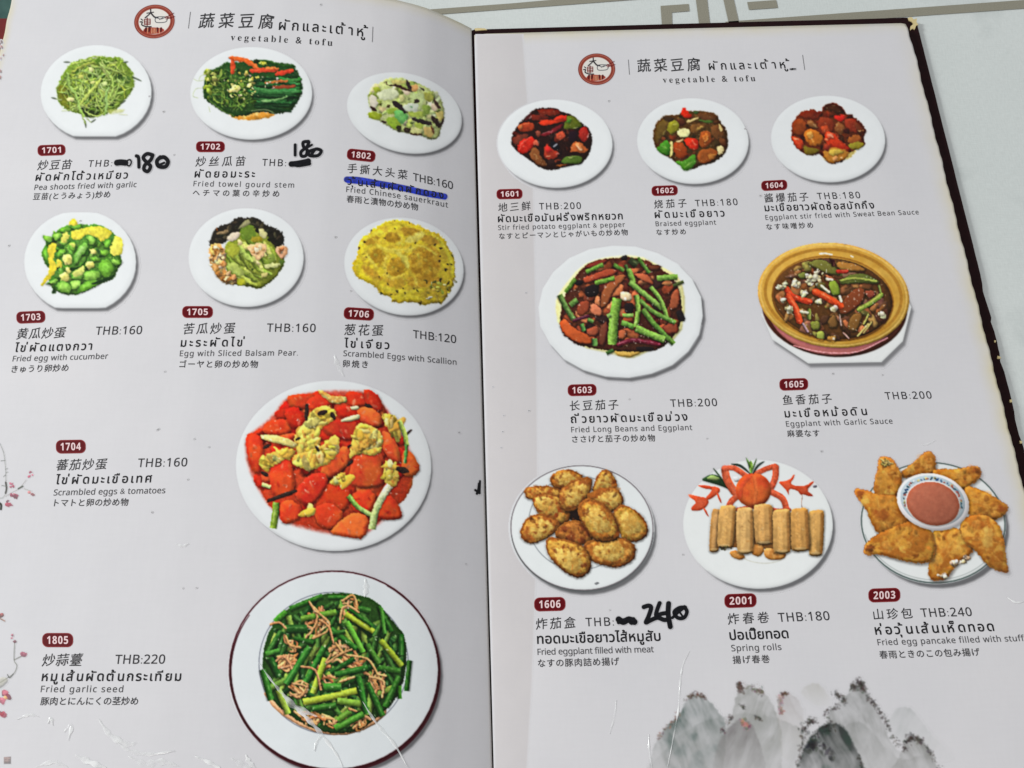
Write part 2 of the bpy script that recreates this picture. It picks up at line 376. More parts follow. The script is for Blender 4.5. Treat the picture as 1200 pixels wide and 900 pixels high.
class Cv:
    def __init__(s, x0, y0, x1, y1, S=1.3, seed=1):
        s.x0, s.y0, s.S = x0, y0, S
        s.W = int((x1 - x0) * S) + 1; s.H = int((y1 - y0) * S) + 1
        s.rgb = np.zeros((s.H, s.W, 3), np.float32); s.a = np.zeros((s.H, s.W), np.float32)
        s.o = (0, 0); s.k = 1.0; s.rd = random.Random(seed); s.seed = seed; s.m = None; s.warp = .9
    def frame(s, ox, oy, k): s.o = (ox, oy); s.k = k; return s
    def T(s, pts): return np.asarray(pts, float) / s.k + np.array(s.o)
    def box(s, lo, hi, pad):
        i0 = max(0, int((lo[0] - pad - s.x0) * s.S)); i1 = min(s.W, int((hi[0] + pad - s.x0) * s.S) + 2)
        j0 = max(0, int((lo[1] - pad - s.y0) * s.S)); j1 = min(s.H, int((hi[1] + pad - s.y0) * s.S) + 2)
        if i0 >= i1 or j0 >= j1: return None
        X, Y = np.meshgrid(s.x0 + np.arange(i0, i1) / s.S, s.y0 + np.arange(j0, j1) / s.S)
        return (slice(j0, j1), slice(i0, i1)), X, Y
    def comp(s, sl, col, al):
        if s.m is not None: al = al * s.m[sl]
        al = np.clip(al, 0, 1)[..., None]
        s.rgb[sl] = s.rgb[sl] * (1 - al) + np.clip(col, 0, 255) * al
        s.a[sl] = s.a[sl] * (1 - al[..., 0]) + al[..., 0]
    def shade_under(s, sl, f):          # piles of food photographed with contact shade: printed, part of the picture on the menu
        s.rgb[sl] *= (1 - .62 * f)[..., None]
    def poly(s, pts, col, al=1, soft=.55, ew=2.2, ed=.45, tex=.14, ts=2.2, hl=0, hc=(255, 250, 235), dr=.18, ao=.35, aor=1.6, smooth=True, rim=None, rw=.8, c2=None, raw=False, rag=0.0):
        p = np.asarray(pts, float) if raw else s.T(pts)
        if smooth: p = round_cut(p, 1)
        lo, hi = p.min(0), p.max(0); r = s.box(lo, hi, 4)
        if r is None: return
        sl, X, Y = r; q = np.roll(p, -1, 0); d2 = np.full(X.shape, 1e9); ins = np.zeros(X.shape, bool)
        for (ax, ay), (bx, by) in zip(p, q):
            ex, ey = bx - ax, by - ay; L = ex * ex + ey * ey + 1e-9
            t = np.clip(((X - ax) * ex + (Y - ay) * ey) / L, 0, 1)
            d2 = np.minimum(d2, (X - ax - t * ex) ** 2 + (Y - ay - t * ey) ** 2)
            if ay != by: ins ^= ((ay > Y) != (by > Y)) & (X < ex * (Y - ay) / ey + ax)
        d = np.sqrt(d2) * np.where(ins, 1, -1); sd = s.rd.randint(0, 999)
        gy, gx = (np.gradient(d, 1 / s.S) if min(d.shape) > 2 else (d * 0, d * 0))
        if rag: d = d + (fbm(X / 1.7, Y / 1.7, sd + 40) - .5) * 2 * rag
        n = .62 * (fbm(X / ts, Y / ts, sd) - .5) + .38 * (fbm(X / .9, Y / .9, sd + 21) - .5) + (.22 * (np.abs(vn(X / 1.8, Y / 1.8, sd + 30) - .5) * 4 - 1) * -.5 if tex > .1 else 0); c = np.asarray(col, float)
        if c2 is not None:
            f = sm((fbm(X / (ts * 2), Y / (ts * 2), sd + 5) - .35) * 3.2)[..., None]; c = c * (1 - f) + np.asarray(c2, float) * f
        rimw = 1 - sm(d / (ew * 1.5)); sh = 1 + 2 * tex * n + ed * rimw * (gx * .45 + gy * .8) * .75 - ed * .38 * rimw; cx, cy = (lo + hi) / 2; R = max(hi - lo) / 2 + .1
        sh = sh + dr * (-(X - cx) * .45 - (Y - cy) * .8) / R
        out = c * sh[..., None] if np.ndim(c) else c
        if hl:
            m = sm((vn(X / 2.0, Y / 2.0, sd + 9) - (1 - hl)) * 5) * sm((d - .4) / 1.2); out = out * (1 - m[..., None]) + np.asarray(hc, float) * m[..., None]
        if rim is not None:
            m = sm(1 - np.abs(d - rw * .5) / rw)[..., None]; out = out * (1 - m) + np.asarray(rim, float) * m
        if ao: s.shade_under(sl, ao * sm(1 + np.minimum(d, 0) / (aor * 1.3)) * (d < 0) * np.clip(.55 - (gx * .45 + gy * .8) * .55, 0, 1))
        s.comp(sl, out, al * sm(d / soft + .5))
    def stroke(s, pts, w, col, al=1, ed=.45, hl=.25, hc=None, tex=.15, ao=.3, aor=1.2, soft=.5, taper=0, smooth=True, c2=None, raw=False, butt=False):
        p = np.asarray(pts, float) if raw else s.T(pts)
        if smooth and len(p) > 2: p = spline(p, False, 4)
        w = (w if raw else w / s.k) / 2; r = s.box(p.min(0), p.max(0), w + 3)
        if r is None: return
        sl, X, Y = r; d2 = np.full(X.shape, 1e9); tt = np.zeros(X.shape); m = len(p) - 1; sg = np.zeros(X.shape); ov = np.zeros(X.shape)
        for i in range(m):
            (ax, ay), (bx, by) = p[i], p[i + 1]; ex, ey = bx - ax, by - ay; L = ex * ex + ey * ey + 1e-9
            tu = ((X - ax) * ex + (Y - ay) * ey) / L; t = np.clip(tu, 0, 1); dd = (X - ax - t * ex) ** 2 + (Y - ay - t * ey) ** 2
            if butt and (i == 0 or i == m - 1):
                o_ = (np.maximum(-tu, 0) * (i == 0) + np.maximum(tu - 1, 0) * (i == m - 1)) * math.sqrt(L); ov = np.where(dd < d2, o_, ov)
            elif butt: ov = np.where(dd < d2, 0, ov)
            k = dd < d2; d2 = np.where(k, dd, d2); tt = np.where(k, (i + t) / m, tt); sg = np.where(k, np.sign(ex * (Y - ay) - ey * (X - ax)) * (1 if ex >= 0 else -1), sg)
        ww = w * (1 - taper * np.abs(tt * 2 - 1) ** 2) if taper else w
        dist = np.sqrt(d2); u = dist / ww; sd = s.rd.randint(0, 999); us = u * sg
        n = vn(X / 1.6, Y / 1.6, sd) - .5; c = np.asarray(col, float)
        if c2 is not None: f = sm((tt - .3) * 2)[..., None]; c = c * (1 - f) + np.asarray(c2, float) * f
        sh = 1 + 2 * tex * n - ed * np.clip(us * .75 + u * u * .3, -.35, 1.2)
        out = c * sh[..., None]
        if hl:
            m_ = hl * sm(1 - np.abs(us + .35) / .4) * sm((vn(X / 3.0, Y / 3.0, sd + 4) - .3) * 3); h = np.asarray(hc if hc is not None else (235, 240, 200), float)
            out = out * (1 - m_[..., None]) + h * m_[..., None]
        em = sm((ww * .22 - ov) / soft + .5) if butt else 1.0
        if ao: s.shade_under(sl, ao * sm(1 - (dist - ww) / (aor * 1.3)) * (dist > ww) * np.clip(.6 + .5 * us, 0, 1) * em)
        s.comp(sl, out, al * sm((ww - dist) / soft + .5) * em)
    # ---- compound helpers, lengths in zoomed units
    def jit(s, col, j=.12):
        f = 1 + s.rd.uniform(-j, j); return [min(255, c * f * (1 + s.rd.uniform(-j, j) * .35)) for c in col]
    def within(s, p, x, y):
        ins = False; j = len(p) - 1
        for i in range(len(p)):
            if (p[i][1] > y) != (p[j][1] > y) and x < (p[j][0] - p[i][0]) * (y - p[i][1]) / (p[j][1] - p[i][1]) + p[i][0]: ins = not ins
            j = i
        return ins
    def inside(s, poly):
        p = np.asarray(poly, float); lo, hi = p.min(0), p.max(0)
        for _ in range(60):
            x = s.rd.uniform(lo[0], hi[0]); y = s.rd.uniform(lo[1], hi[1]); ins = False; j = len(p) - 1
            for i in range(len(p)):
                if (p[i][1] > y) != (p[j][1] > y) and x < (p[j][0] - p[i][0]) * (y - p[i][1]) / (p[j][1] - p[i][1]) + p[i][0]: ins = not ins
                j = i
            if ins: return x, y
        return tuple(p.mean(0))
    def pile(s, reg, pal, n, l, w, ang=(0, 180), curv=.25, **kw):
        for _ in range(n):
            for _t in range(8):
                x, y = s.inside(reg); a = math.radians(s.rd.uniform(*ang)); L = s.rd.uniform(*l) / 2; b = s.rd.uniform(-curv, curv) * L
                dx, dy = math.cos(a), -math.sin(a)
                if s.within(reg, x - dx * L * .9, y - dy * L * .9) and s.within(reg, x + dx * L * .9, y + dy * L * .9): break
            else: L *= .5; b *= .5
            s.stroke([(x - dx * L, y - dy * L), (x + dy * b, y - dx * b), (x + dx * L, y + dy * L)], s.rd.uniform(*w), s.jit(s.rd.choice(pal)), **kw)
    def chunks(s, reg, pal, n, r, asp=(.55, 1), **kw):
        for _ in range(n):
            q = s.rd.uniform(*r)
            for _t in range(8):
                x, y = s.inside(reg)
                if all(s.within(reg, x + i * q * .35, y + j * q * .35) for i, j in ((1, 0), (-1, 0), (0, 1), (0, -1))): break
            s.chunk(x, y, q, s.rd.uniform(*asp), s.rd.uniform(0, 180), s.jit(s.rd.choice(pal)), **kw)
    def spec(s, reg, n, r=(2, 5), col=(252, 244, 226)):
        for _ in range(n):
            x, y = s.inside(reg); a = s.rd.uniform(0, 3.1); L = s.rd.uniform(*r); s.stroke([(x - L * math.cos(a), y - L * math.sin(a)), (x + L * math.cos(a), y + L * math.sin(a))], s.rd.uniform(2.5, 4.5), col, al=s.rd.uniform(.35, .8), ed=0, hl=0, ao=0, tex=0)
    def chunk(s, x, y, r, asp, ang, col, nv=7, rough=.32, **kw):
        if 'c2' not in kw and s.rd.random() < .7: f = s.rd.choice((.62, .74, 1.25)); kw['c2'] = [min(250, v * f) for v in col]
        kw.setdefault('rag', .8)
        a = math.radians(ang); pts = []
        for i in range(nv):
            t = 2 * math.pi * i / nv; q = r * (1 + s.rd.uniform(-rough, rough)); ex, ey = q * math.cos(t), q * asp * math.sin(t)
            pts.append((x + ex * math.cos(a) - ey * math.sin(a), y + ex * math.sin(a) + ey * math.cos(a)))
        s.poly(pts, col, **kw)
    def ell(s, cx, cy, a, b, ang=0, n=28, cut=None, cut_top=None, wob=0):
        g = math.radians(ang); P = []
        for i in range(n):
            t = 2 * math.pi * i / n; q = 1 + wob * s.rd.uniform(-1, 1)
            x, y = cx + a * q * math.cos(t) * math.cos(g) - b * q * math.sin(t) * math.sin(g), cy + a * q * math.cos(t) * math.sin(g) + b * q * math.sin(t) * math.cos(g)
            if cut is not None: y = min(y, cut)
            if cut_top is not None: y = max(y, cut_top)
            P.append((x, y))
        return P
    def plate(s, cx, cy, a, b, ang=0, cut=None, cut_top=None, col=(231, 234, 234), rim=None, rw=1.0, sh=(3.2, 4.2), n=40, wob=0):
        """round white plate printed with a drop shadow, in picture points"""
        fr = (s.o, s.k); s.frame(0, 0, 1)
        P = np.array(s.ell(cx, cy, a, b, ang, n=n, cut=cut, cut_top=cut_top, wob=wob))
        Q = P + np.array(sh)
        s.poly(Q, (84, 84, 86), al=.9, soft=4.2, ed=0, tex=0, dr=0, ao=0, smooth=False)
        s.poly(P, col, soft=.9, ew=5, ed=.05, tex=.012, ts=9, dr=-.012, ao=0, smooth=(cut is None and cut_top is None and wob == 0), rim=rim, rw=rw)
        if rim is None:
            r = spline(P, True, 2) if cut is None else P
            k = [q for q in r if (q[1] - cy) / b + .35 * (q[0] - cx) / a > .45]
            k.sort(key=lambda q: q[0] - .3 * q[1]) if cut is None else k.sort(key=lambda q: q[0])
            s.stroke(k, 1.6, (198, 199, 200), al=.5, ed=0, hl=0, tex=0, ao=0, soft=1.4, smooth=False)
        s.o, s.k = fr
    def ring(s, cx, cy, a, b, ang, w, col, al=1, t0=0, t1=360, tp=0):
        fr = (s.o, s.k); s.frame(0, 0, 1); g = math.radians(ang); P = []
        for t in np.radians(np.linspace(t0, t1, 60)): P.append((cx + a * math.cos(t) * math.cos(g) - b * math.sin(t) * math.sin(g), cy + a * math.cos(t) * math.sin(g) + b * math.sin(t) * math.cos(g)))
        s.stroke(P, w, col, al=al, ed=0, hl=0, tex=.08, ao=0, soft=.8, smooth=False, taper=tp); s.o, s.k = fr
    def build(s, name, side, parent, label=None, off=.00004):
        jj, ii = np.meshgrid(np.arange(s.H), np.arange(s.W), indexing='ij')
        if name in ('printed_dish', 'printed_mountains'):       # dot gain: the print is slightly soft and blotchy
            if name == 'printed_dish':      # the printed photographs are strongly sharpened
                def bl(v, r):
                    for ax in (0, 1):
                        c = np.cumsum(np.pad(v, [(r + 1, r) if i == ax else (0, 0) for i in range(v.ndim)], mode='edge'), axis=ax, dtype=np.float64)
                        n_ = v.shape[ax]; sl = [slice(None)] * v.ndim; s2 = list(sl); sl[ax] = slice(2 * r + 1, 2 * r + 1 + n_); s2[ax] = slice(0, n_); v = (c[tuple(sl)] - c[tuple(s2)]) / (2 * r + 1)
                    return v
                sat = (s.rgb.max(-1) - s.rgb.min(-1)) / 255.0; wgt = (sm(bl(sat, 1) * 4) * (s.a > .97))[..., None]
                # organic detail: small uneven displacement of outlines plus mottling, only where there is coloured food
                X, Y = ii / s.S, jj / s.S; w1 = wgt[..., 0] * s.S * s.warp
                dx = ((vn(X / 2.6, Y / 2.6, 61) - .5) * 2.6 + (vn(X / 1.2, Y / 1.2, 62) - .5) * .5) * w1; dy = ((vn(X / 2.6, Y / 2.6, 63) - .5) * 2.6 + (vn(X / 1.2, Y / 1.2, 64) - .5) * .5) * w1
                u = np.clip(ii + dx, 0, s.W - 1.001); v = np.clip(jj + dy, 0, s.H - 1.001); iu, iv = u.astype(int), v.astype(int); fu, fv = (u - iu)[..., None], (v - iv)[..., None]; R = s.rgb
                R = (R[iv, iu] * (1 - fu) + R[iv, iu + 1] * fu) * (1 - fv) + (R[iv + 1, iu] * (1 - fu) + R[iv + 1, iu + 1] * fu) * fv
                mot = 1 + wgt[..., 0] * s.warp * (.15 * (fbm(X / 1.6, Y / 1.6, 65) - .5) + .34 * (fbm(X / 4.0, Y / 4.0, 66) - .5))
                s.rgb[:] = R * mot[..., None]
                gl = (sm((vn(X / 1.5, Y / 1.5, 67) - .80) * 7) * sm((fbm(X / 7, Y / 7, 68) - .40) * 5) * wgt[..., 0] * .34 * s.warp)[..., None]
                s.rgb[:] = s.rgb * (1 - gl) + (s.rgb * .35 + np.array([168, 162, 140])) * gl
                s.rgb[:] = np.clip(s.rgb + wgt * (.42 * (s.rgb - bl(bl(s.rgb, 4), 3)) + .04 * (s.rgb - 122) + .10 * (s.rgb.mean(-1, keepdims=True) - s.rgb)), 0, 250)
            for b in (s.rgb, s.a):
                q = np.pad(b, ((1, 1), (1, 1)) + ((0, 0),) * (b.ndim - 2), mode='edge')
                b[:] = .44 * b + .14 * (q[:-2, 1:-1] + q[2:, 1:-1] + q[1:-1, :-2] + q[1:-1, 2:])
        A = s.a; use = A > .012
        cell = use[:-1, :-1] | use[1:, :-1] | use[:-1, 1:] | use[1:, 1:]
        idx = -np.ones((s.H, s.W), int); vm = np.zeros((s.H, s.W), bool)
        vm[:-1, :-1] |= cell; vm[1:, :-1] |= cell; vm[:-1, 1:] |= cell; vm[1:, 1:] |= cell
        idx[vm] = np.arange(vm.sum())
        P = at(s.x0 + ii[vm] / s.S, s.y0 + jj[vm] / s.S, side, off)
        cj, ci = np.nonzero(cell)
        F = np.stack([idx[cj, ci], idx[cj + 1, ci], idx[cj + 1, ci + 1], idx[cj, ci + 1]], -1)
        me = mesh(name, P, F, [M_PRINT], smooth=True)
        al = A[vm]; c = s.rgb[vm] / np.maximum(al, .004)[:, None] / 255.0
        dat = np.concatenate([np.clip(c, 0, 1), al[:, None]], 1).astype(np.float32)
        ca = me.color_attributes.new('ink', 'BYTE_COLOR', 'POINT'); ca.data.foreach_set('color_srgb', dat.ravel())
        return new_obj(name, me, parent, label=label)

# ------------------------------------------------------------------ the dishes
G1, G2, G3, G4 = (66, 112, 34), (110, 152, 48), (156, 190, 84), (36, 72, 26)
def dish(x0, y0, x1, y1, side, label, fn, S=1.3, seed=1):
    c = Cv(x0, y0, x1, y1, S, seed); c.warp = {d1605: .2, d2003: .25, d2001: .15, d1606: .4, d1805: .3, d1704: .4, d1603: .35}.get(fn, .75); fn(c)
    c.build('printed_dish', side, LP if side == 'L' else RP, label)

def patches(c, items, soft=1.0, ed=.14, tex=.09, rag=.35, ao=.0, dr=.06):
    """soft overlapping patches of colour, as the small printed photographs resolve"""
    for it in items:
        p, col = it[0], it[1]; k = it[2] if len(it) > 2 else {}
        a = dict(soft=soft, ed=ed, ew=1.8, tex=tex, ts=3.2, rag=rag, ao=ao, dr=dr, hl=0); a.update(k)
        c.poly(p, col, **a)
def lines(c, items, **kw):
    for it in items:
        a = dict(ed=.2, hl=.15, ao=.12, soft=1.0, tex=.08, taper=.25); a.update(kw)
        if len(it) > 3: a.update(it[3])
        c.stroke(it[0], it[1], it[2], **a)
def d1701(c):
    c.plate(112.7, 108.5, 65, 55.5, -3, cut=159.8); c.frame(55, 60, 10)
    out = [(280, 150), (400, 110), (560, 90), (640, 65), (740, 80), (860, 80), (960, 200), (1010, 300), (1020, 400), (960, 500), (880, 600), (780, 700), (640, 750), (500, 780), (380, 720), (240, 680), (150, 600), (120, 460), (150, 360), (200, 270)]
    c.poly(out, (120, 148, 50), soft=2.4, ed=.1, tex=.25, rag=1.6, ao=0)
    patches(c, [([(130, 400), (230, 420), (240, 560), (180, 620), (130, 520)], (116, 120, 30)), ([(380, 600), (560, 580), (620, 700), (520, 780), (420, 730)], (48, 62, 22)), ([(500, 260), (560, 270), (560, 330), (500, 320)], (44, 70, 22)), ([(570, 90), (700, 70), (700, 200), (580, 170)], (98, 136, 36)), ([(760, 260), (860, 260), (860, 340), (770, 330)], (58, 88, 34)), ([(700, 560), (800, 560), (790, 660), (720, 650)], (52, 76, 26)), ([(280, 320), (370, 330), (360, 390), (290, 370)], (70, 108, 40)), ([(560, 590), (640, 590), (640, 660), (560, 650)], (48, 78, 30)), ([(860, 300), (980, 300), (960, 380), (880, 370)], (84, 116, 44)), ([(170, 560), (300, 620), (280, 680), (180, 640)], (120, 128, 36))], soft=2.2, tex=.2)
    core = [(300, 170), (560, 110), (860, 100), (960, 240), (990, 380), (860, 580), (700, 700), (480, 740), (260, 650), (170, 480), (190, 330)]
    c.pile(core, [(104, 136, 40), (70, 104, 30), (134, 160, 52), (90, 122, 40)], 110, (120, 330), (14, 30), curv=.5, ed=.3, hl=.1, ao=.3, soft=1.2, taper=.6)
    c.pile(out, [(150, 180, 74), (170, 196, 92), (140, 172, 80), (182, 204, 110), (156, 180, 60)], 120, (120, 330), (10, 22), curv=.5, ed=.2, hl=.2, ao=.25, soft=1.1, taper=.6)
    G = (160, 190, 84); lines(c, [([(240, 260), (260, 400), (340, 520), (380, 660), (430, 760)], 34, (150, 184, 84)), ([(640, 320), (560, 420), (460, 530), (400, 620)], 40, (178, 196, 84)), ([(720, 420), (690, 520), (700, 640), (690, 740)], 30, (146, 182, 92)), ([(690, 240), (760, 330), (770, 460), (720, 560)], 32, G), ([(300, 240), (420, 170), (540, 130)], 26, (170, 184, 70)), ([(520, 180), (700, 190), (860, 250)], 24, (160, 186, 84)), ([(600, 450), (640, 540), (620, 600)], 22, G), ([(850, 390), (800, 520), (760, 600)], 24, (150, 180, 80)), ([(380, 400), (400, 500), (360, 560)], 22, G), ([(300, 150), (420, 120), (520, 100)], 20, (176, 196, 96)), ([(620, 130), (660, 190), (740, 270)], 24, (172, 198, 100))], ao=.3)
    patches(c, [([(232, 540), (310, 540), (310, 585), (235, 585)], (226, 224, 140)), ([(490, 190), (545, 195), (540, 240), (495, 240)], (214, 222, 140)), ([(640, 380), (700, 350), (700, 400), (650, 415)], (196, 212, 130)), ([(370, 280), (430, 280), (420, 320), (370, 320)], (200, 206, 96)), ([(520, 350), (570, 350), (560, 380), (520, 380)], (214, 218, 120)), ([(700, 690), (900, 680), (880, 720), (740, 740)], (200, 206, 110), dict(al=.6, soft=3))], soft=1.3)
    for p in [[(200, 128), (270, 130)], [(55, 545), (115, 560)], [(1000, 300), (1105, 350)], [(450, 820), (458, 895)], [(520, 835), (570, 800)], [(860, 620), (920, 580)], [(900, 130), (950, 125)]]: c.stroke(p, 20, (72, 84, 62), hl=0, ao=0, al=.85, soft=1.2, taper=.5)
    lines(c, [([(110, 560), (170, 570)], 14, (170, 186, 120)), ([(400, 740), (440, 820), (450, 850)], 18, (150, 174, 84)), ([(470, 790), (520, 830)], 14, (160, 180, 100)), ([(180, 700), (300, 690)], 16, (190, 206, 120), dict(al=.5)), ([(850, 740), (940, 745)], 12, (200, 206, 130), dict(al=.5))])
def d1702(c):
    c.plate(294.5, 109.5, 70.5, 53.5, 0); c.frame(225, 60, 8.571)
    c.poly([(370, 640), (480, 625), (650, 610), (830, 630), (780, 665), (620, 690), (470, 685)], (222, 152, 52), c2=(236, 188, 100), soft=2, rag=.8, ao=0, ed=.1)
    out = [(350, 110), (420, 130), (640, 90), (860, 120), (1020, 140), (1050, 220), (1090, 290), (1095, 430), (1040, 520), (980, 600), (860, 625), (700, 600), (560, 630), (430, 660), (300, 590), (180, 510), (120, 450), (130, 330), (180, 190), (260, 180)]
    c.poly(out, (42, 74, 28), soft=1.6, tex=.3, rag=1.6, ao=0)
    lf = [(140, 200), (260, 190), (350, 140), (460, 190), (560, 260), (640, 330), (660, 480), (560, 590), (430, 600), (230, 530), (140, 440), (120, 320)]
    c.chunks(lf, [(52, 90, 30), (86, 120, 36), (36, 62, 24), (110, 140, 46), (70, 104, 34)], 130, (14, 36), (.3, .7), ed=.3, ao=.25, tex=.15)
    c.pile(lf, [(90, 130, 44), (60, 100, 34), (130, 160, 60)], 70, (50, 140), (8, 16), curv=.8, ed=.3, hl=.2, ao=.2, soft=1.1)
    c.chunks([(130, 200), (240, 190), (250, 300), (190, 420), (130, 450)], [(146, 166, 54), (120, 140, 40), (180, 190, 90)], 40, (12, 30), (.4, .8), ed=.2, ao=.2)
    rt = [(560, 320), (700, 280), (900, 250), (1060, 280), (1095, 430), (1000, 540), (880, 610), (700, 590), (600, 500)]
    c.pile(rt, [(34, 92, 40), (50, 116, 52), (26, 70, 30), (60, 128, 62), (22, 56, 26)], 50, (240, 420), (24, 40), ang=(-16, 4), curv=.1, ed=.45, hl=.25, hc=(120, 176, 110), ao=.4, soft=1.1)
    lines(c, [([(620, 110), (760, 100), (880, 135), (1015, 145)], 28, (54, 96, 38)), ([(1000, 200), (1050, 240), (980, 250)], 50, (30, 62, 28)), ([(880, 270), (980, 290), (1085, 280)], 36, (64, 136, 60)), ([(620, 370), (820, 410), (1090, 400)], 40, (58, 124, 58)), ([(700, 500), (860, 490), (960, 450)], 18, (110, 160, 90)), ([(640, 560), (800, 570), (990, 605)], 30, (26, 60, 28)), ([(170, 490), (280, 580), (420, 650)], 16, (84, 116, 50)), ([(600, 600), (740, 590), (820, 620)], 14, (110, 124, 80))], ao=.3)
    lines(c, [([(385, 70), (520, 90), (600, 130), (660, 175)], 48, (228, 104, 40)), ([(410, 100), (405, 215)], 50, (208, 76, 34)), ([(590, 200), (700, 190), (850, 185)], 50, (216, 74, 38)), ([(740, 165), (860, 175)], 24, (226, 122, 50)), ([(850, 230), (940, 210), (1000, 190)], 52, (214, 66, 36)), ([(740, 320), (860, 305), (950, 300)], 28, (176, 104, 46)), ([(820, 360), (920, 360), (1030, 350)], 36, (146, 74, 40))], hl=.3, hc=(246, 170, 110), ao=.3)
    c.poly([(615, 90), (660, 80), (675, 115), (640, 125)], (30, 48, 22), ao=0)
    c.chunks([(440, 180), (560, 200), (680, 260), (620, 380), (520, 340), (440, 230)], [(222, 206, 84), (204, 186, 60), (232, 220, 120)], 18, (10, 26), (.4, .7), ed=.15, ao=.3)
    c.poly([(380, 380), (430, 335), (480, 360), (480, 400), (400, 412)], (232, 226, 140), ed=.1, ao=.3)
    c.chunks([(300, 230), (460, 240), (560, 330), (700, 420), (600, 520), (400, 500), (300, 380)], [(216, 210, 116), (190, 190, 84), (228, 222, 160)], 40, (6, 13), (.5, .9), ed=.1, ao=.2)
    c.chunks([(670, 110), (760, 120), (740, 145), (690, 140)], [(214, 214, 70)], 7, (10, 18), ao=.1); c.chunks([(480, 140), (780, 240), (900, 270), (800, 460)], [(232, 210, 180), (226, 222, 170)], 12, (7, 13), ao=.2)
    for p in [[(130, 290), (60, 300), (20, 280)], [(120, 370), (40, 380), (10, 450), (60, 470)], [(180, 180), (150, 220), (90, 250), (70, 290)], [(170, 560), (180, 610)]]: c.stroke(p, 8, (170, 186, 120), al=.6, hl=0, ao=0, ed=0)
def d1802(c):
    c.plate(474, 132.5, 67.5, 45.5, 14); c.frame(425, 85, 10.59)
    out = [(130, 200), (290, 90), (430, 70), (560, 100), (700, 150), (850, 230), (960, 320), (1015, 520), (960, 680), (930, 810), (820, 825), (740, 780), (580, 750), (430, 730), (280, 640), (180, 580), (60, 540), (130, 480), (80, 380), (80, 270)]
    c.poly(out, (184, 194, 120), soft=1.6, tex=.15, rag=1.2, ao=0)
    c.chunks(out, [(206, 212, 140), (190, 202, 118), (168, 186, 92), (214, 216, 166), (160, 176, 80)], 70, (30, 70), (.35, .8), ed=.2, ao=.2, soft=1.2, tex=.12)
    B = (40, 28, 30)
    patches(c, [([(170, 260), (280, 210), (400, 220), (450, 270), (380, 330), (240, 340)], (216, 222, 176)), ([(85, 290), (160, 300), (190, 380), (150, 440), (100, 420)], (222, 214, 190)), ([(130, 190), (200, 170), (220, 220), (170, 260)], (176, 190, 60)), ([(470, 190), (560, 210), (600, 260), (540, 290)], (226, 206, 170)), ([(590, 270), (730, 250), (760, 330), (720, 470), (640, 440)], (190, 206, 134)), ([(450, 280), (520, 290), (500, 360), (460, 350)], (206, 204, 130)), ([(500, 420), (600, 380), (690, 400), (670, 470), (560, 480), (510, 470)], (214, 222, 200)), ([(580, 420), (620, 420), (610, 445)], (110, 160, 110)), ([(60, 510), (150, 490), (240, 520), (200, 580), (90, 565)], (156, 172, 44)), ([(300, 450), (420, 450), (420, 520), (320, 510)], (142, 170, 56)), ([(400, 470), (520, 480), (560, 560), (480, 640), (400, 580)], (110, 184, 92)), ([(300, 560), (420, 560), (480, 700), (400, 700), (310, 640)], (146, 178, 50)), ([(560, 500), (740, 480), (740, 560), (600, 550)], (168, 186, 76)), ([(740, 400), (840, 420), (820, 520), (750, 500)], (140, 166, 66)), ([(760, 240), (880, 280), (860, 360), (780, 350)], (168, 170, 72)), ([(850, 380), (930, 400), (920, 480), (860, 470)], (218, 198, 160)), ([(900, 500), (1000, 480), (1010, 560), (950, 610)], (196, 180, 100)), ([(640, 620), (760, 620), (740, 700), (660, 690)], (170, 186, 74)), ([(590, 680), (740, 700), (720, 770), (600, 750)], (206, 206, 130)), ([(750, 680), (870, 690), (860, 810), (780, 790)], (196, 170, 96)), ([(600, 160), (690, 150), (680, 220), (610, 230)], (222, 170, 100)), ([(350, 100), (520, 100), (520, 140), (400, 150)], (206, 196, 110)), ([(200, 420), (300, 440), (260, 490), (200, 470)], (206, 190, 130))], soft=1.6, ed=.12, ao=.12)
    patches(c, [([(375, 350), (450, 380), (550, 500), (500, 490), (400, 420)], B), ([(600, 570), (700, 575), (850, 620), (840, 655), (700, 620)], B), ([(860, 535), (920, 570), (960, 640), (1000, 560), (1005, 620), (950, 690), (900, 640), (850, 590)], (44, 26, 20)), ([(640, 340), (680, 325), (700, 370), (650, 380)], (48, 32, 30)), ([(270, 100), (330, 160), (430, 150), (560, 200), (610, 240), (560, 235), (430, 180), (330, 170)], (66, 36, 26)), ([(535, 95), (570, 110), (600, 180), (610, 230), (570, 190)], (50, 32, 36)), ([(90, 420), (150, 440), (180, 480), (130, 480)], (60, 34, 24)), ([(225, 595), (300, 610), (270, 635)], (56, 34, 34)), ([(420, 660), (470, 670), (470, 740), (430, 730)], (52, 50, 30)), ([(520, 690), (590, 690), (580, 745), (520, 740)], (54, 40, 28)), ([(590, 750), (740, 770), (730, 785), (610, 780)], (80, 56, 34)), ([(690, 175), (770, 215), (750, 225)], (60, 50, 40)), ([(880, 320), (930, 370), (970, 450), (940, 440), (890, 370)], (70, 48, 36)), ([(205, 385), (240, 385), (235, 410), (210, 410)], (80, 80, 34)), ([(300, 410), (350, 410), (340, 440), (300, 435)], (90, 76, 40)), ([(850, 660), (890, 700), (880, 760), (850, 720)], (110, 70, 36)), ([(590, 620), (640, 620), (620, 650)], (70, 90, 40))], soft=1.0, ed=.1, rag=.6)
    c.spec(out, 16, (3, 8), (240, 240, 214))
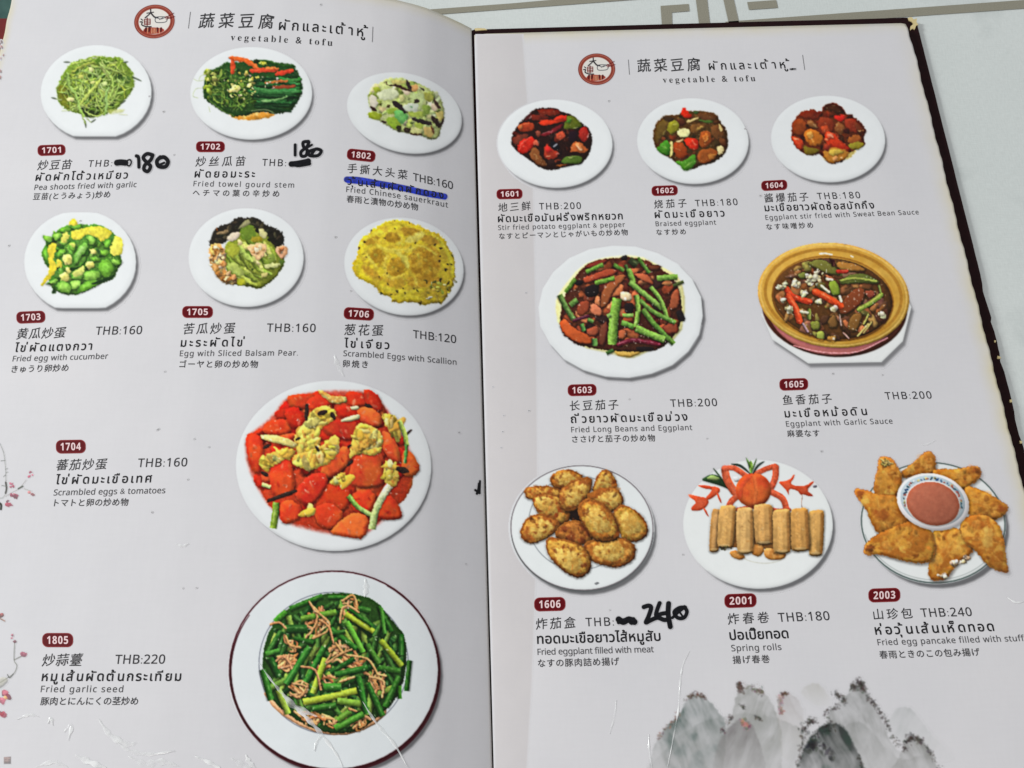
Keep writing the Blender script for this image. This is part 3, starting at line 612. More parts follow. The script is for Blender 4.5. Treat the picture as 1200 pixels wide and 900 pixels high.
def d1703(c):
    c.plate(94, 307, 65.5, 60, 0, cut=361, cut_top=249); c.frame(40, 250, 9)
    out = [(240, 180), (380, 120), (520, 130), (660, 120), (800, 190), (860, 260), (900, 420), (920, 520), (860, 600), (840, 680), (700, 740), (470, 850), (340, 855), (220, 800), (150, 730), (200, 620), (130, 540), (90, 460), (100, 370), (150, 320), (90, 240), (180, 270)]
    D = (34, 70, 20); c.poly(out, (88, 140, 46), soft=1.2, tex=.3, rag=1.2, ao=0)
    c.chunks(out, [(98, 160, 40), (120, 180, 60), (70, 130, 30), (140, 190, 74)], 60, (26, 60), (.35, .7), ed=.35, ao=.4, soft=1.1, tex=.12)
    G = [(134, 196, 66), (120, 184, 50), (150, 206, 80), (106, 170, 44)]
    def cuc(p, col=None, inner=None):
        col = col or c.rd.choice(G); c.poly(p, (72, 130, 38), soft=.9, ed=.3, ao=.5, aor=2, tex=.08); q = np.asarray(p, float); m = q.mean(0) + (-3, -4)
        c.poly(m + (q - m) * .86, col, c2=[v * .9 for v in col], soft=1.4, ed=.1, tex=.08, ao=0); c.poly(m + (q - m) * .45 + (-4, -6), inner or [min(240, v * 1.22 + 14) for v in col], soft=3.5, ed=0, tex=.06, ao=0, al=.75)
    for p in [[(90, 230), (130, 250), (200, 250), (180, 310), (120, 290)], [(180, 240), (260, 190), (300, 230), (240, 300)], [(240, 180), (360, 140), (400, 180), (300, 210)], [(380, 140), (500, 110), (510, 150), (420, 180)], [(95, 370), (150, 340), (160, 560), (110, 500)], [(230, 400), (330, 370), (330, 420), (240, 490)], [(260, 300), (340, 270), (380, 300), (300, 350)], [(740, 300), (820, 270), (810, 360), (740, 370)], [(700, 390), (800, 400), (760, 450), (700, 430)], [(690, 500), (790, 480), (860, 570), (800, 660), (720, 680), (670, 600)], [(800, 470), (930, 510), (900, 545), (830, 540)], [(510, 620), (640, 600), (700, 620), (700, 690), (560, 720), (500, 690)], [(400, 640), (500, 620), (520, 690), (400, 700)], [(220, 740), (320, 710), (400, 770), (380, 850), (270, 830)], [(380, 720), (500, 710), (480, 780), (400, 820)], [(500, 740), (640, 700), (700, 740), (560, 810), (450, 850)], [(540, 240), (620, 230), (660, 290), (600, 350)], [(360, 310), (430, 300), (440, 370), (400, 420)], [(590, 460), (700, 470), (700, 510), (610, 500)], [(120, 740), (240, 680), (250, 720), (180, 760)]]: cuc(p)
    cuc([(420, 480), (450, 380), (540, 290), (580, 330), (520, 430), (430, 560)], (124, 190, 70), (172, 220, 120))
    patches(c, [([(370, 580), (500, 560), (560, 440), (520, 560), (400, 610)], D), ([(690, 440), (750, 450), (700, 470)], D), ([(600, 740), (720, 700), (850, 650), (800, 700), (640, 750)], (26, 56, 22)), ([(180, 850), (210, 780), (240, 840)], D), ([(130, 745), (200, 730), (190, 760)], (60, 70, 30)), ([(240, 350), (330, 350), (300, 380)], (44, 96, 26)), ([(660, 370), (690, 400), (680, 440)], (50, 90, 40))], soft=1.4, ed=0)
    Y, Y2 = (234, 222, 64), (226, 208, 50)
    patches(c, [([(140, 370), (200, 310), (240, 330), (220, 420), (200, 500), (240, 560), (230, 620), (150, 700), (80, 760), (80, 730), (150, 640), (160, 540)], Y2), ([(370, 100), (410, 55), (460, 90), (450, 120), (390, 130)], Y), ([(390, 200), (480, 170), (620, 140), (740, 150), (820, 210), (760, 260), (700, 310), (660, 250), (560, 220), (490, 280), (400, 260)], Y), ([(820, 330), (860, 240), (940, 290), (910, 450), (820, 430), (800, 380)], (240, 230, 86)), ([(280, 310), (300, 220), (340, 190), (375, 250), (320, 310)], (222, 222, 90)), ([(400, 640), (450, 600), (530, 550), (520, 630), (440, 670)], (206, 216, 104)), ([(240, 490), (290, 500), (290, 570), (230, 560)], (222, 212, 60)), ([(370, 320), (430, 310), (430, 370)], (200, 216, 90))], soft=1.3, ed=.12, tex=.12, rag=.9, ao=.2)
    for p in [[(300, 470), (340, 430), (395, 450), (390, 530), (330, 545)], [(265, 650), (320, 620), (370, 650), (350, 710), (310, 720)], [(550, 520), (600, 500), (640, 540), (590, 590), (550, 565)], [(580, 390), (630, 370), (660, 410), (620, 430)], [(330, 590), (370, 570), (390, 620), (350, 640)]]: c.poly(p, (226, 222, 120), c2=(208, 206, 96), soft=1.1, ed=.15, tex=.14, ao=.4, aor=2, rag=.8)
    c.spec(out, 14, (3, 9), (220, 240, 180))
def d1705(c):
    c.plate(288.5, 302, 66.5, 57, 0); c.frame(237, 248, 9.571)
    out = [(80, 370), (220, 190), (400, 70), (600, 70), (760, 190), (880, 220), (900, 380), (930, 560), (800, 740), (640, 860), (400, 830), (240, 800), (100, 640)]
    c.poly([(80, 370), (160, 180), (300, 140), (390, 70), (500, 75), (600, 65), (720, 160), (880, 220), (905, 300), (890, 380), (780, 420), (600, 300), (400, 260), (200, 380)], (34, 30, 24), soft=1.2, tex=.3, rag=2, ao=0)
    c.poly([(250, 400), (420, 250), (560, 150), (660, 200), (800, 400), (930, 550), (800, 750), (640, 860), (520, 820), (380, 820), (290, 680)], (130, 140, 44), soft=1.2, tex=.2, rag=1.2, ao=0)
    c.chunks([(100, 360), (250, 190), (400, 90), (600, 80), (740, 190), (880, 240), (880, 370), (700, 300), (500, 160), (380, 220), (220, 350)], [(50, 44, 32), (26, 24, 20), (70, 62, 44), (40, 42, 30)], 36, (20, 46), (.3, .6), ed=.2, ao=.2, tex=.2)
    c.pile([(260, 400), (440, 280), (560, 200), (800, 420), (900, 560), (760, 720), (640, 830), (420, 800), (290, 640)], [(150, 166, 56), (170, 182, 80), (120, 140, 40), (184, 190, 96), (134, 154, 50)], 46, (140, 280), (34, 64), ang=(118, 160), curv=.3, ed=.35, hl=.25, hc=(206, 212, 130), ao=.35, soft=1.3, taper=.5, tex=.12)
    patches(c, [([(440, 170), (560, 150), (600, 260), (520, 320), (440, 300)], (112, 140, 40)), ([(240, 400), (380, 360), (420, 440), (330, 520)], (166, 172, 50)), ([(560, 280), (680, 290), (660, 340), (560, 340)], (160, 146, 34)), ([(280, 580), (380, 580), (480, 700), (400, 720), (300, 650)], (172, 186, 86)), ([(380, 760), (480, 760), (460, 830), (390, 820)], (176, 178, 40)), ([(540, 640), (580, 640), (570, 670)], (60, 80, 30)), ([(740, 480), (820, 480), (800, 580), (740, 570)], (140, 160, 60)), ([(860, 550), (935, 550), (890, 610)], (96, 120, 50)), ([(700, 740), (800, 720), (760, 760)], (110, 120, 40)), ([(600, 800), (680, 780), (640, 850)], (150, 160, 50))], soft=2)
    E = [(236, 196, 130), (228, 170, 94), (242, 210, 156), (216, 146, 70)]
    eg = [(80, 380), (200, 370), (250, 430), (270, 520), (240, 640), (320, 700), (390, 740), (360, 810), (240, 800), (150, 700), (90, 600)]
    c.poly(eg, (224, 168, 98), soft=1.2, rag=1.6, tex=.15, ao=.2); c.chunks(eg, E, 60, (18, 46), (.35, .8), ed=.25, ao=.3, tex=.1, rag=1.2)
    c.chunks([(100, 400), (180, 400), (170, 480), (110, 480)], [(206, 124, 40)], 6, (14, 26), ao=0, ed=0, al=.6); c.chunks([(190, 560), (260, 540), (250, 620), (200, 620)], [(200, 128, 60)], 6, (14, 26), ao=0, ed=0, al=.6)
    patches(c, [([(500, 410), (560, 370), (700, 355), (720, 430), (680, 500), (620, 540), (570, 490)], (240, 196, 134)), ([(830, 400), (880, 385), (950, 400), (950, 490), (890, 525), (840, 480)], (228, 170, 124)), ([(270, 300), (340, 235), (425, 235), (400, 300), (330, 335)], (222, 206, 178)), ([(630, 200), (680, 195), (735, 260), (700, 310), (650, 270)], (202, 196, 130)), ([(470, 110), (520, 90), (540, 140), (440, 180), (400, 200)], (150, 146, 100)), ([(400, 310), (450, 330), (440, 370), (400, 360)], (228, 210, 140)), ([(700, 590), (860, 575), (870, 610), (720, 640)], (206, 210, 130)), ([(160, 240), (280, 200), (290, 240), (180, 260)], (140, 116, 80)), ([(600, 540), (640, 560), (640, 590), (610, 580)], (230, 214, 150)), ([(660, 700), (740, 680), (720, 730), (670, 740)], (206, 196, 110)), ([(155, 180), (180, 190), (170, 230)], (150, 90, 40))], soft=1.2, ed=.2, ao=.3)
    c.chunks([(520, 400), (700, 370), (680, 490), (600, 510)], [(220, 160, 90), (250, 222, 170)], 12, (12, 28), ao=.1, al=.7, ed=.1); c.chunks([(840, 400), (940, 410), (900, 510)], [(206, 120, 60), (240, 200, 160)], 7, (12, 24), ao=.1, al=.7)
    c.chunks([(690, 440), (780, 460), (760, 560), (700, 540)], [(226, 220, 130)], 8, (5, 10), ao=0)
def d1706(c):
    c.plate(473.5, 312.5, 69.5, 56, 11); c.frame(408, 252, 8.1818)
    out = [(45, 480), (100, 400), (110, 270), (200, 180), (340, 80), (450, 55), (600, 80), (720, 130), (900, 210), (960, 330), (1005, 400), (1015, 640), (960, 740), (890, 850), (850, 830), (700, 860), (640, 820), (430, 840), (410, 770), (320, 760), (270, 690), (220, 650), (80, 600)]
    c.poly(out, (222, 196, 40), c2=(208, 176, 44), soft=1.1, ed=.3, ew=2.4, rag=1.6, tex=.14, ao=.1)
    B = (182, 138, 28); k = dict(soft=3, rag=2.2, ed=0, tex=.16, c2=(198, 158, 40))
    patches(c, [([(220, 360), (290, 310), (350, 380), (330, 450), (240, 470)], B, k), ([(380, 480), (440, 410), (540, 440), (550, 540), (460, 590), (380, 560)], B, k), ([(590, 370), (720, 300), (860, 330), (880, 480), (840, 580), (700, 620), (600, 520)], (176, 130, 26), k), ([(360, 180), (480, 170), (500, 240), (420, 270), (350, 240)], B, k), ([(180, 220), (300, 200), (260, 270), (170, 300)], (190, 148, 34), k), ([(480, 120), (640, 130), (700, 190), (560, 200)], (186, 142, 34), k), ([(700, 180), (860, 230), (840, 300), (720, 270)], (184, 142, 36), k), ([(560, 600), (700, 600), (880, 600), (820, 680), (600, 690)], (180, 134, 30), k), ([(120, 480), (240, 520), (340, 620), (220, 600)], (200, 152, 36), k), ([(380, 600), (540, 600), (540, 700), (380, 680)], (194, 156, 36), k)])
    Y = (228, 206, 64)
    lines(c, [([(280, 290), (380, 340), (560, 340), (640, 310)], 50, Y), ([(470, 370), (540, 420), (570, 500)], 56, (220, 206, 78)), ([(380, 390), (350, 480), (370, 570), (440, 610), (540, 570)], 36, (224, 196, 60)), ([(560, 250), (640, 220), (720, 180)], 74, (230, 214, 92)), ([(640, 290), (760, 320), (850, 380)], 24, Y), ([(160, 240), (240, 180), (340, 180)], 40, (230, 208, 56)), ([(60, 480), (120, 440), (110, 560), (220, 620)], 44, (230, 208, 30)), ([(170, 360), (220, 440), (280, 510)], 26, Y), ([(480, 180), (520, 250), (480, 290)], 20, Y), ([(340, 100), (460, 80), (600, 110)], 40, (228, 206, 44)), ([(430, 800), (560, 780), (680, 800)], 60, (214, 196, 40)), ([(300, 680), (400, 720), (560, 740), (700, 720)], 44, (216, 198, 44)), ([(850, 220), (920, 300), (990, 440), (1000, 600)], 36, (214, 202, 52)), ([(640, 600), (660, 680)], 20, Y), ([(220, 290), (160, 340), (120, 420)], 30, (222, 200, 44))], soft=2.6, ed=.06, hl=.1, ao=.06, taper=.5, al=.85)
    c.chunks(out, [(226, 206, 70), (190, 150, 36), (206, 176, 46)], 90, (8, 24), (.3, .7), ed=.1, ao=.08, al=.5, soft=1.4)
    c.chunks([(740, 650), (980, 600), (980, 760), (860, 830), (720, 800)], [(224, 210, 80), (190, 160, 60), (232, 226, 150), (150, 160, 50)], 26, (10, 26), (.25, .5), ed=.2, ao=.2)
    for x, y, r in [(222, 152, 11), (160, 258, 12), (108, 320, 11), (345, 228, 12), (645, 272, 12), (835, 285, 11), (890, 318, 13), (995, 392, 14), (955, 470, 13), (990, 470, 14), (875, 445, 14), (940, 525, 14), (735, 630, 18), (830, 640, 18), (888, 622, 16), (960, 655, 16), (1035, 643, 11), (470, 728, 18), (665, 725, 15), (548, 755, 11), (320, 752, 14), (410, 765, 10), (690, 840, 20), (375, 560, 9), (475, 540, 10), (178, 405, 10), (585, 82, 9), (450, 135, 8), (375, 660, 12), (300, 600, 12), (865, 730, 9), (530, 705, 8), (625, 710, 9), (445, 55, 8), (875, 840, 14), (880, 400, 10), (760, 650, 12)]: c.chunk(x, y, r, .65, c.rd.uniform(0, 180), c.rd.choice([(60, 50, 20), (74, 76, 28), (50, 34, 22)]), ao=0, ed=0, soft=1, al=.85)
    c.poly([(740, 800), (800, 775), (810, 790), (760, 812)], (236, 230, 190), ao=0)
def d1601(c):
    c.plate(650.5, 168.5, 66.5, 51, 2); c.frame(595, 120, 10.59)
    out = [(60, 440), (130, 290), (210, 210), (290, 130), (370, 80), (600, 80), (660, 130), (780, 155), (900, 260), (1000, 330), (1040, 460), (1010, 630), (900, 760), (700, 790), (560, 835), (420, 810), (250, 690), (120, 600), (55, 510)]
    c.poly(out, (40, 20, 16), soft=1.2, tex=.3, rag=1, ao=0)
    c.chunks(out, [(70, 28, 18), (96, 36, 22), (36, 20, 20), (54, 30, 26), (120, 50, 30)], 50, (26, 60), (.4, .8), ed=.25, ao=.3, tex=.1, soft=1.3)
    patches(c, [([(370, 90), (600, 85), (650, 140), (560, 170), (400, 150)], (128, 40, 22)), ([(300, 160), (420, 150), (520, 200), (420, 230), (310, 220)], (110, 34, 22)), ([(380, 260), (420, 220), (560, 220), (640, 165), (725, 165), (710, 230), (560, 270), (440, 290)], (214, 52, 22)), ([(560, 210), (640, 170), (720, 175), (700, 220)], (226, 50, 26)), ([(400, 410), (560, 330), (680, 270), (640, 340), (470, 420)], (120, 28, 34)), ([(740, 180), (800, 170), (920, 270), (880, 320), (700, 330), (700, 290)], (96, 106, 26)), ([(720, 230), (790, 200), (770, 260)], (72, 128, 34)), ([(130, 290), (220, 250), (320, 260), (330, 340), (230, 360), (140, 350)], (166, 56, 26)), ([(130, 290), (180, 280), (180, 330), (140, 330)], (210, 112, 60)), ([(70, 440), (200, 390), (260, 420), (160, 520), (80, 510)], (120, 50, 34)), ([(120, 560), (180, 470), (300, 425), (330, 460), (300, 560), (220, 630), (140, 620)], (206, 36, 20)), ([(310, 480), (370, 470), (400, 530), (330, 540)], (196, 84, 58)), ([(600, 390), (680, 360), (720, 390), (680, 460), (620, 460)], (190, 72, 44)), ([(350, 350), (410, 370), (400, 430), (350, 420)], (130, 60, 44)), ([(300, 580), (370, 560), (410, 680), (490, 760), (440, 800), (330, 740), (270, 660)], (128, 72, 34)), ([(460, 560), (490, 510), (560, 590), (630, 620), (600, 700), (480, 700), (450, 640)], (176, 52, 30)), ([(470, 540), (500, 530), (550, 600), (500, 620), (470, 600)], (224, 40, 34)), ([(880, 380), (940, 290), (1000, 340), (1000, 430), (950, 500), (900, 460)], (162, 36, 26)), ([(790, 560), (820, 500), (900, 490), (960, 560), (1000, 590), (930, 640), (860, 610), (780, 620)], (186, 92, 40)), ([(840, 520), (880, 500), (930, 590), (900, 610)], (226, 140, 80)), ([(720, 680), (800, 660), (920, 670), (900, 760), (740, 760), (660, 740)], (82, 108, 36)), ([(730, 675), (860, 670), (780, 700)], (130, 150, 70)), ([(600, 770), (740, 770), (700, 795), (620, 800)], (150, 84, 36)), ([(760, 370), (860, 360), (850, 480), (760, 490)], (34, 18, 26)), ([(530, 490), (600, 500), (650, 570), (560, 600)], (14, 14, 20)), ([(210, 220), (280, 130), (300, 150), (240, 240)], (90, 34, 34)), ([(660, 330), (720, 330), (700, 370)], (60, 30, 24))], soft=1.5, ed=.2, ao=.3, tex=.1, dr=.2)
    lines(c, [([(140, 600), (160, 540), (220, 470), (290, 430)], 8, (250, 130, 110)), ([(570, 550), (610, 520)], 22, (226, 228, 236)), ([(860, 540), (910, 600)], 16, (246, 200, 160)), ([(1010, 380), (990, 430)], 12, (240, 200, 190)), ([(270, 200), (300, 170)], 14, (220, 160, 150)), ([(430, 390), (560, 350)], 10, (170, 110, 110)), ([(320, 640), (380, 700)], 10, (190, 140, 80)), ([(480, 680), (520, 660)], 16, (226, 160, 120)), ([(600, 640), (640, 640)], 12, (190, 130, 120)), ([(820, 320), (870, 320)], 12, (190, 196, 130)), ([(180, 280), (260, 270)], 10, (230, 130, 80))], hl=0, ao=0, al=.75)
    c.spec(out, 10, (3, 8), (226, 190, 170))
def d1602(c):
    c.plate(812, 165.5, 64.5, 49.5, 2); c.frame(760, 120, 10.59)
    out = [(65, 400), (110, 250), (220, 160), (340, 170), (430, 130), (600, 110), (840, 150), (870, 240), (960, 340), (975, 520), (930, 650), (780, 750), (640, 775), (540, 830), (420, 800), (300, 700), (200, 650), (90, 560)]
    c.poly(out, (86, 56, 22), soft=1.3, tex=.25, rag=1, ao=0)
    c.chunks(out, [(104, 74, 30), (84, 50, 22), (120, 84, 36), (70, 50, 24), (110, 60, 28)], 50, (26, 60), (.4, .8), ed=.25, ao=.3, tex=.1, soft=1.3)
    patches(c, [([(80, 400), (110, 270), (210, 200), (250, 260), (220, 380), (150, 450), (130, 520), (85, 480)], (104, 78, 30)), ([(170, 180), (240, 160), (320, 200), (250, 250)], (70, 50, 30)), ([(240, 290), (300, 220), (375, 270), (370, 350), (280, 400), (240, 350)], (140, 134, 30)), ([(100, 570), (180, 500), (240, 470), (270, 560), (250, 660), (160, 630)], (72, 140, 34)), ([(330, 720), (430, 740), (560, 640), (590, 720), (540, 820), (450, 850), (400, 790)], (80, 142, 36)), ([(410, 140), (440, 60), (500, 130), (540, 170), (510, 200), (430, 190)], (222, 44, 14)), ([(440, 460), (560, 440), (610, 500), (600, 580), (540, 590), (480, 530)], (220, 44, 18)), ([(620, 140), (760, 130), (850, 180), (800, 230), (640, 210)], (104, 64, 30)), ([(620, 215), (800, 220), (780, 255), (650, 245)], (84, 110, 40)), ([(540, 120), (620, 110), (600, 150)], (70, 96, 50)), ([(310, 520), (380, 490), (470, 560), (480, 660), (400, 700), (320, 640)], (160, 64, 20)), ([(640, 400), (700, 350), (775, 390), (770, 500), (680, 570), (620, 520)], (158, 74, 24)), ([(660, 420), (720, 380), (750, 430), (700, 500)], (196, 104, 34)), ([(640, 600), (760, 570), (860, 620), (800, 710), (680, 770), (610, 700)], (150, 76, 26)), ([(530, 290), (660, 270), (700, 320), (560, 390), (520, 350)], (120, 78, 34)), ([(600, 320), (660, 290), (680, 310), (600, 350)], (170, 130, 60)), ([(780, 300), (880, 290), (950, 400), (880, 480), (790, 420)], (110, 66, 30)), ([(870, 450), (970, 460), (950, 560), (900, 540)], (100, 56, 26)), ([(260, 410), (350, 420), (330, 470), (260, 460)], (120, 52, 22)), ([(340, 220), (420, 200), (460, 260), (400, 300)], (90, 46, 24)), ([(720, 640), (850, 640), (780, 720)], (172, 104, 40))], soft=1.6, ed=.22, ao=.32, tex=.1, dr=.22)
    patches(c, [([(355, 380), (390, 325), (480, 325), (515, 385), (470, 435), (390, 430)], (228, 220, 150)), ([(270, 490), (300, 490), (300, 640), (260, 690), (270, 600)], (224, 206, 120)), ([(470, 240), (560, 190), (625, 180), (600, 210), (500, 250)], (222, 190, 120)), ([(860, 540), (920, 550), (930, 620), (880, 650), (855, 600)], (220, 200, 140)), ([(870, 260), (910, 320), (910, 360), (880, 340)], (220, 190, 120)), ([(340, 490), (420, 450), (430, 470), (370, 500)], (228, 180, 120))], soft=1.1, ed=.15, ao=.3, rag=.3)
    lines(c, [([(540, 480), (590, 530)], 20, (240, 120, 90)), ([(700, 480), (750, 410)], 14, (226, 150, 70)), ([(330, 560), (400, 600)], 14, (190, 110, 60)), ([(180, 400), (220, 340)], 12, (150, 130, 70)), ([(450, 800), (540, 740)], 16, (140, 186, 80)), ([(160, 540), (230, 570)], 14, (120, 176, 70)), ([(300, 270), (350, 270)], 16, (180, 176, 80))], hl=0, ao=0, al=.7)
    c.spec(out, 10, (3, 8), (230, 200, 150))
def d1604(c):
    c.plate(970.5, 163, 66, 50, 3); c.frame(920, 115, 10.59)
    out = [(90, 400), (110, 290), (200, 180), (340, 140), (430, 190), (500, 90), (620, 65), (720, 130), (760, 210), (850, 230), (1000, 380), (990, 440), (960, 500), (990, 580), (900, 640), (810, 640), (720, 780), (600, 815), (500, 770), (460, 690), (300, 710), (180, 640), (90, 540)]
    c.poly([(220, 680), (460, 680), (500, 780), (760, 770), (880, 650), (820, 620), (500, 620)], (222, 196, 110), soft=2.4, ao=0, ed=0)
    c.poly(out, (110, 44, 16), soft=1.3, tex=.2, rag=1, ao=0)
    c.chunks(out, [(130, 52, 20), (98, 38, 18), (150, 66, 24), (84, 36, 18), (140, 46, 20)], 45, (26, 60), (.4, .8), ed=.25, ao=.3, tex=.08, soft=1.3)
    patches(c, [([(490, 100), (560, 70), (660, 90), (740, 190), (660, 200), (560, 150), (490, 140)], (74, 36, 16)), ([(180, 200), (330, 145), (430, 210), (380, 270), (240, 250)], (126, 42, 18)), ([(110, 290), (200, 260), (270, 330), (230, 460), (120, 450), (95, 380)], (146, 62, 20)), ([(240, 440), (300, 390), (400, 410), (470, 500), (440, 570), (330, 590), (250, 510)], (190, 104, 26)), ([(270, 440), (330, 420), (350, 480), (290, 510)], (220, 150, 60)), ([(420, 260), (520, 240), (600, 300), (600, 420), (500, 480), (420, 400)], (136, 48, 22)), ([(440, 360), (520, 340), (560, 420), (500, 470)], (176, 64, 28)), ([(500, 440), (580, 430), (700, 540), (800, 620), (740, 660), (560, 590), (500, 540)], (200, 52, 18)), ([(520, 440), (580, 440), (600, 500), (530, 510)], (230, 96, 60)), ([(610, 220), (720, 210), (740, 250), (690, 295), (630, 270)], (214, 38, 24)), ([(740, 270), (860, 250), (920, 350), (900, 430), (780, 400)], (148, 48, 24)), ([(640, 310), (720, 330), (740, 400), (680, 450), (620, 380)], (140, 78, 36)), ([(860, 280), (960, 360), (1010, 420), (940, 430), (880, 380)], (110, 48, 24)), ([(780, 500), (900, 450), (950, 510), (900, 570), (800, 560)], (160, 84, 30)), ([(790, 570), (880, 550), (980, 560), (930, 640), (820, 630)], (150, 134, 34)), ([(85, 470), (150, 500), (230, 520), (200, 650), (130, 600)], (202, 64, 28)), ([(220, 590), (340, 620), (430, 640), (380, 700), (260, 700)], (120, 100, 24)), ([(470, 650), (600, 610), (760, 650), (790, 700), (700, 780), (580, 810), (500, 760)], (184, 118, 36)), ([(540, 660), (640, 630), (720, 660), (660, 700), (560, 710)], (206, 168, 60)), ([(580, 740), (640, 710), (660, 760), (610, 790)], (222, 150, 80)), ([(490, 570), (560, 580), (540, 650), (480, 640)], (150, 50, 28)), ([(720, 390), (780, 380), (800, 440), (740, 440)], (64, 24, 18)), ([(430, 590), (480, 590), (450, 640)], (50, 24, 14)), ([(270, 290), (340, 290), (400, 360), (330, 380)], (140, 84, 40)), ([(160, 440), (230, 470), (200, 510)], (80, 26, 18)), ([(250, 320), (290, 330), (270, 360)], (60, 30, 20))], soft=1.6, ed=.22, ao=.3, tex=.1, dr=.22)
    lines(c, [([(110, 500), (170, 520)], 16, (244, 180, 130)), ([(540, 450), (590, 480)], 18, (244, 160, 120)), ([(340, 320), (400, 360)], 12, (190, 140, 90)), ([(690, 740), (710, 735)], 18, (240, 200, 160)), ([(920, 405), (935, 405)], 16, (240, 190, 120)), ([(960, 408), (972, 406)], 14, (240, 190, 120)), ([(500, 520), (530, 520)], 18, (240, 150, 100)), ([(340, 500), (350, 540)], 14, (230, 160, 70)), ([(580, 100), (620, 95)], 10, (150, 120, 90)), ([(630, 350), (640, 320)], 12, (200, 160, 100))], hl=0, ao=0, al=.75)
    c.spec(out, 12, (3, 7), (240, 190, 140))
def d1704(c):
    c.plate(391, 546, 113, 98.5, 2); c.frame(270, 440, 4.2875)
    c.poly([(310, 120), (400, 105), (480, 95), (560, 110), (670, 95), (735, 120), (780, 205), (830, 250), (880, 370), (910, 470), (905, 560), (850, 640), (730, 700), (670, 740), (640, 785), (520, 775), (440, 760), (280, 725), (200, 650), (150, 550), (110, 430), (105, 330), (165, 310), (210, 240), (285, 155)], (228, 128, 58), tex=.14, ts=6, ed=.2, c2=(214, 88, 38), ao=.1, hl=.06, rag=1)
    reg = [(290, 120), (480, 90), (700, 95), (800, 210), (900, 400), (890, 560), (790, 690), (650, 800), (480, 780), (280, 730), (170, 600), (100, 450), (90, 320), (220, 220)]
    c.poly(reg, (196, 48, 22), al=.8, soft=6, ed=0, ao=0, tex=.25)
    R = [(222, 48, 22), (230, 62, 28), (210, 34, 18), (236, 82, 38), (226, 56, 26)]
    c.chunks(reg, R, 60, (36, 70), (.5, .85), nv=6, tex=.08, ts=5, ed=.35, ew=3.0, hl=.04, ao=.45, aor=2.2, rag=.5)
    def tom(p, col=None):
        b = c.jit(col or c.rd.choice(R), .05); c.poly(p, b, c2=[min(255, b[0] * 1.04), b[1] * 1.25 + 8, b[2] * 1.1], tex=.07, ts=7, ed=.4, ew=3.6, hl=.05, hc=(252, 200, 170), dr=.14, ao=.6, aor=2.4, rag=.6, soft=.9)
        q = np.asarray(p, float); m = q.mean(0)
        for _ in range(3):
            a = m + (q[c.rd.randrange(len(q))] - m) * c.rd.uniform(.2, .6); c.chunk(a[0], a[1], c.rd.uniform(8, 18), .4, c.rd.uniform(0, 180), c.rd.choice([(240, 104, 60), (200, 30, 18), (246, 150, 112)]), al=.5, ao=0, ed=0, soft=2.2)
    for p in [[(285, 105), (345, 96), (410, 95), (415, 130), (380, 165), (310, 165)], [(385, 125), (450, 95), (505, 135), (470, 178), (400, 178)], [(585, 88), (625, 82), (680, 105), (690, 150), (610, 160), (582, 125)], [(668, 78), (705, 75), (745, 105), (768, 168), (735, 190), (688, 150)], [(180, 240), (230, 222), (300, 225), (300, 290), (235, 305), (165, 285)], [(270, 180), (330, 158), (372, 205), (365, 262), (305, 262)], [(78, 305), (120, 295), (158, 320), (165, 400), (150, 490), (115, 480), (88, 410)], [(530, 165), (590, 152), (650, 180), (645, 212), (560, 218)], [(640, 168), (705, 162), (758, 205), (752, 252), (700, 260), (650, 222)], [(765, 280), (805, 300), (845, 370), (850, 440), (800, 420), (762, 350)], [(875, 375), (915, 395), (952, 468), (920, 505), (870, 500), (860, 440)], [(600, 610), (680, 565), (730, 610), (700, 690), (630, 690)], [(470, 560), (560, 530), (610, 590), (575, 680), (480, 690), (430, 640)], [(420, 670), (500, 640), (570, 700), (520, 770), (450, 755)], [(250, 650), (300, 625), (355, 665), (350, 715), (290, 745), (255, 730)], [(540, 745), (620, 690), (692, 715), (668, 820), (590, 808), (505, 790)], [(755, 640), (800, 600), (835, 640), (862, 695), (852, 718), (752, 722)], [(455, 470), (520, 395), (575, 355), (605, 410), (560, 480), (480, 520)], [(205, 320), (300, 290), (330, 300), (290, 345), (230, 355)]]: tom(p)
    tom([(215, 420), (262, 408), (300, 430), (322, 560), (290, 598), (220, 606), (198, 520)]); tom([(598, 490), (625, 420), (690, 372), (745, 415), (770, 520), (755, 552), (660, 566), (600, 545)], (230, 72, 34)); tom([(345, 560), (400, 500), (470, 492), (490, 540), (440, 620), (392, 655), (330, 610)], (216, 44, 26)); tom([(455, 232), (520, 226), (622, 232), (642, 262), (638, 318), (560, 325), (470, 280)], (214, 46, 28))
    E = [(240, 210, 84), (244, 222, 120), (238, 200, 60), (240, 182, 66)]
    for rg, n in [([(410, 180), (480, 150), (535, 195), (500, 240), (450, 260), (445, 370), (340, 385), (320, 310), (370, 250)], 50), ([(645, 240), (700, 255), (765, 300), (745, 400), (640, 385), (600, 420), (612, 330)], 46), ([(755, 195), (845, 210), (855, 335), (800, 285)], 22), ([(790, 415), (850, 500), (825, 560), (765, 525)], 22), ([(145, 430), (250, 370), (340, 385), (210, 455), (175, 475)], 24), ([(495, 535), (570, 480), (585, 530), (540, 555)], 10), ([(320, 400), (440, 370), (520, 300), (545, 330), (510, 430), (400, 475), (320, 440)], 40), ([(360, 680), (415, 665), (400, 718)], 5)]:
        c.poly(rg, (238, 204, 84), c2=(234, 176, 62), tex=.1, ts=4, ed=.25, ao=.45, aor=2, rag=1.4, soft=1)
        c.chunks(rg, E, int(n * .5), (20, 48), (.28, .6), rough=.4, tex=.06, ed=.28, hl=.05, ao=.25, aor=1.2, rag=.5, al=.85, soft=1.2)
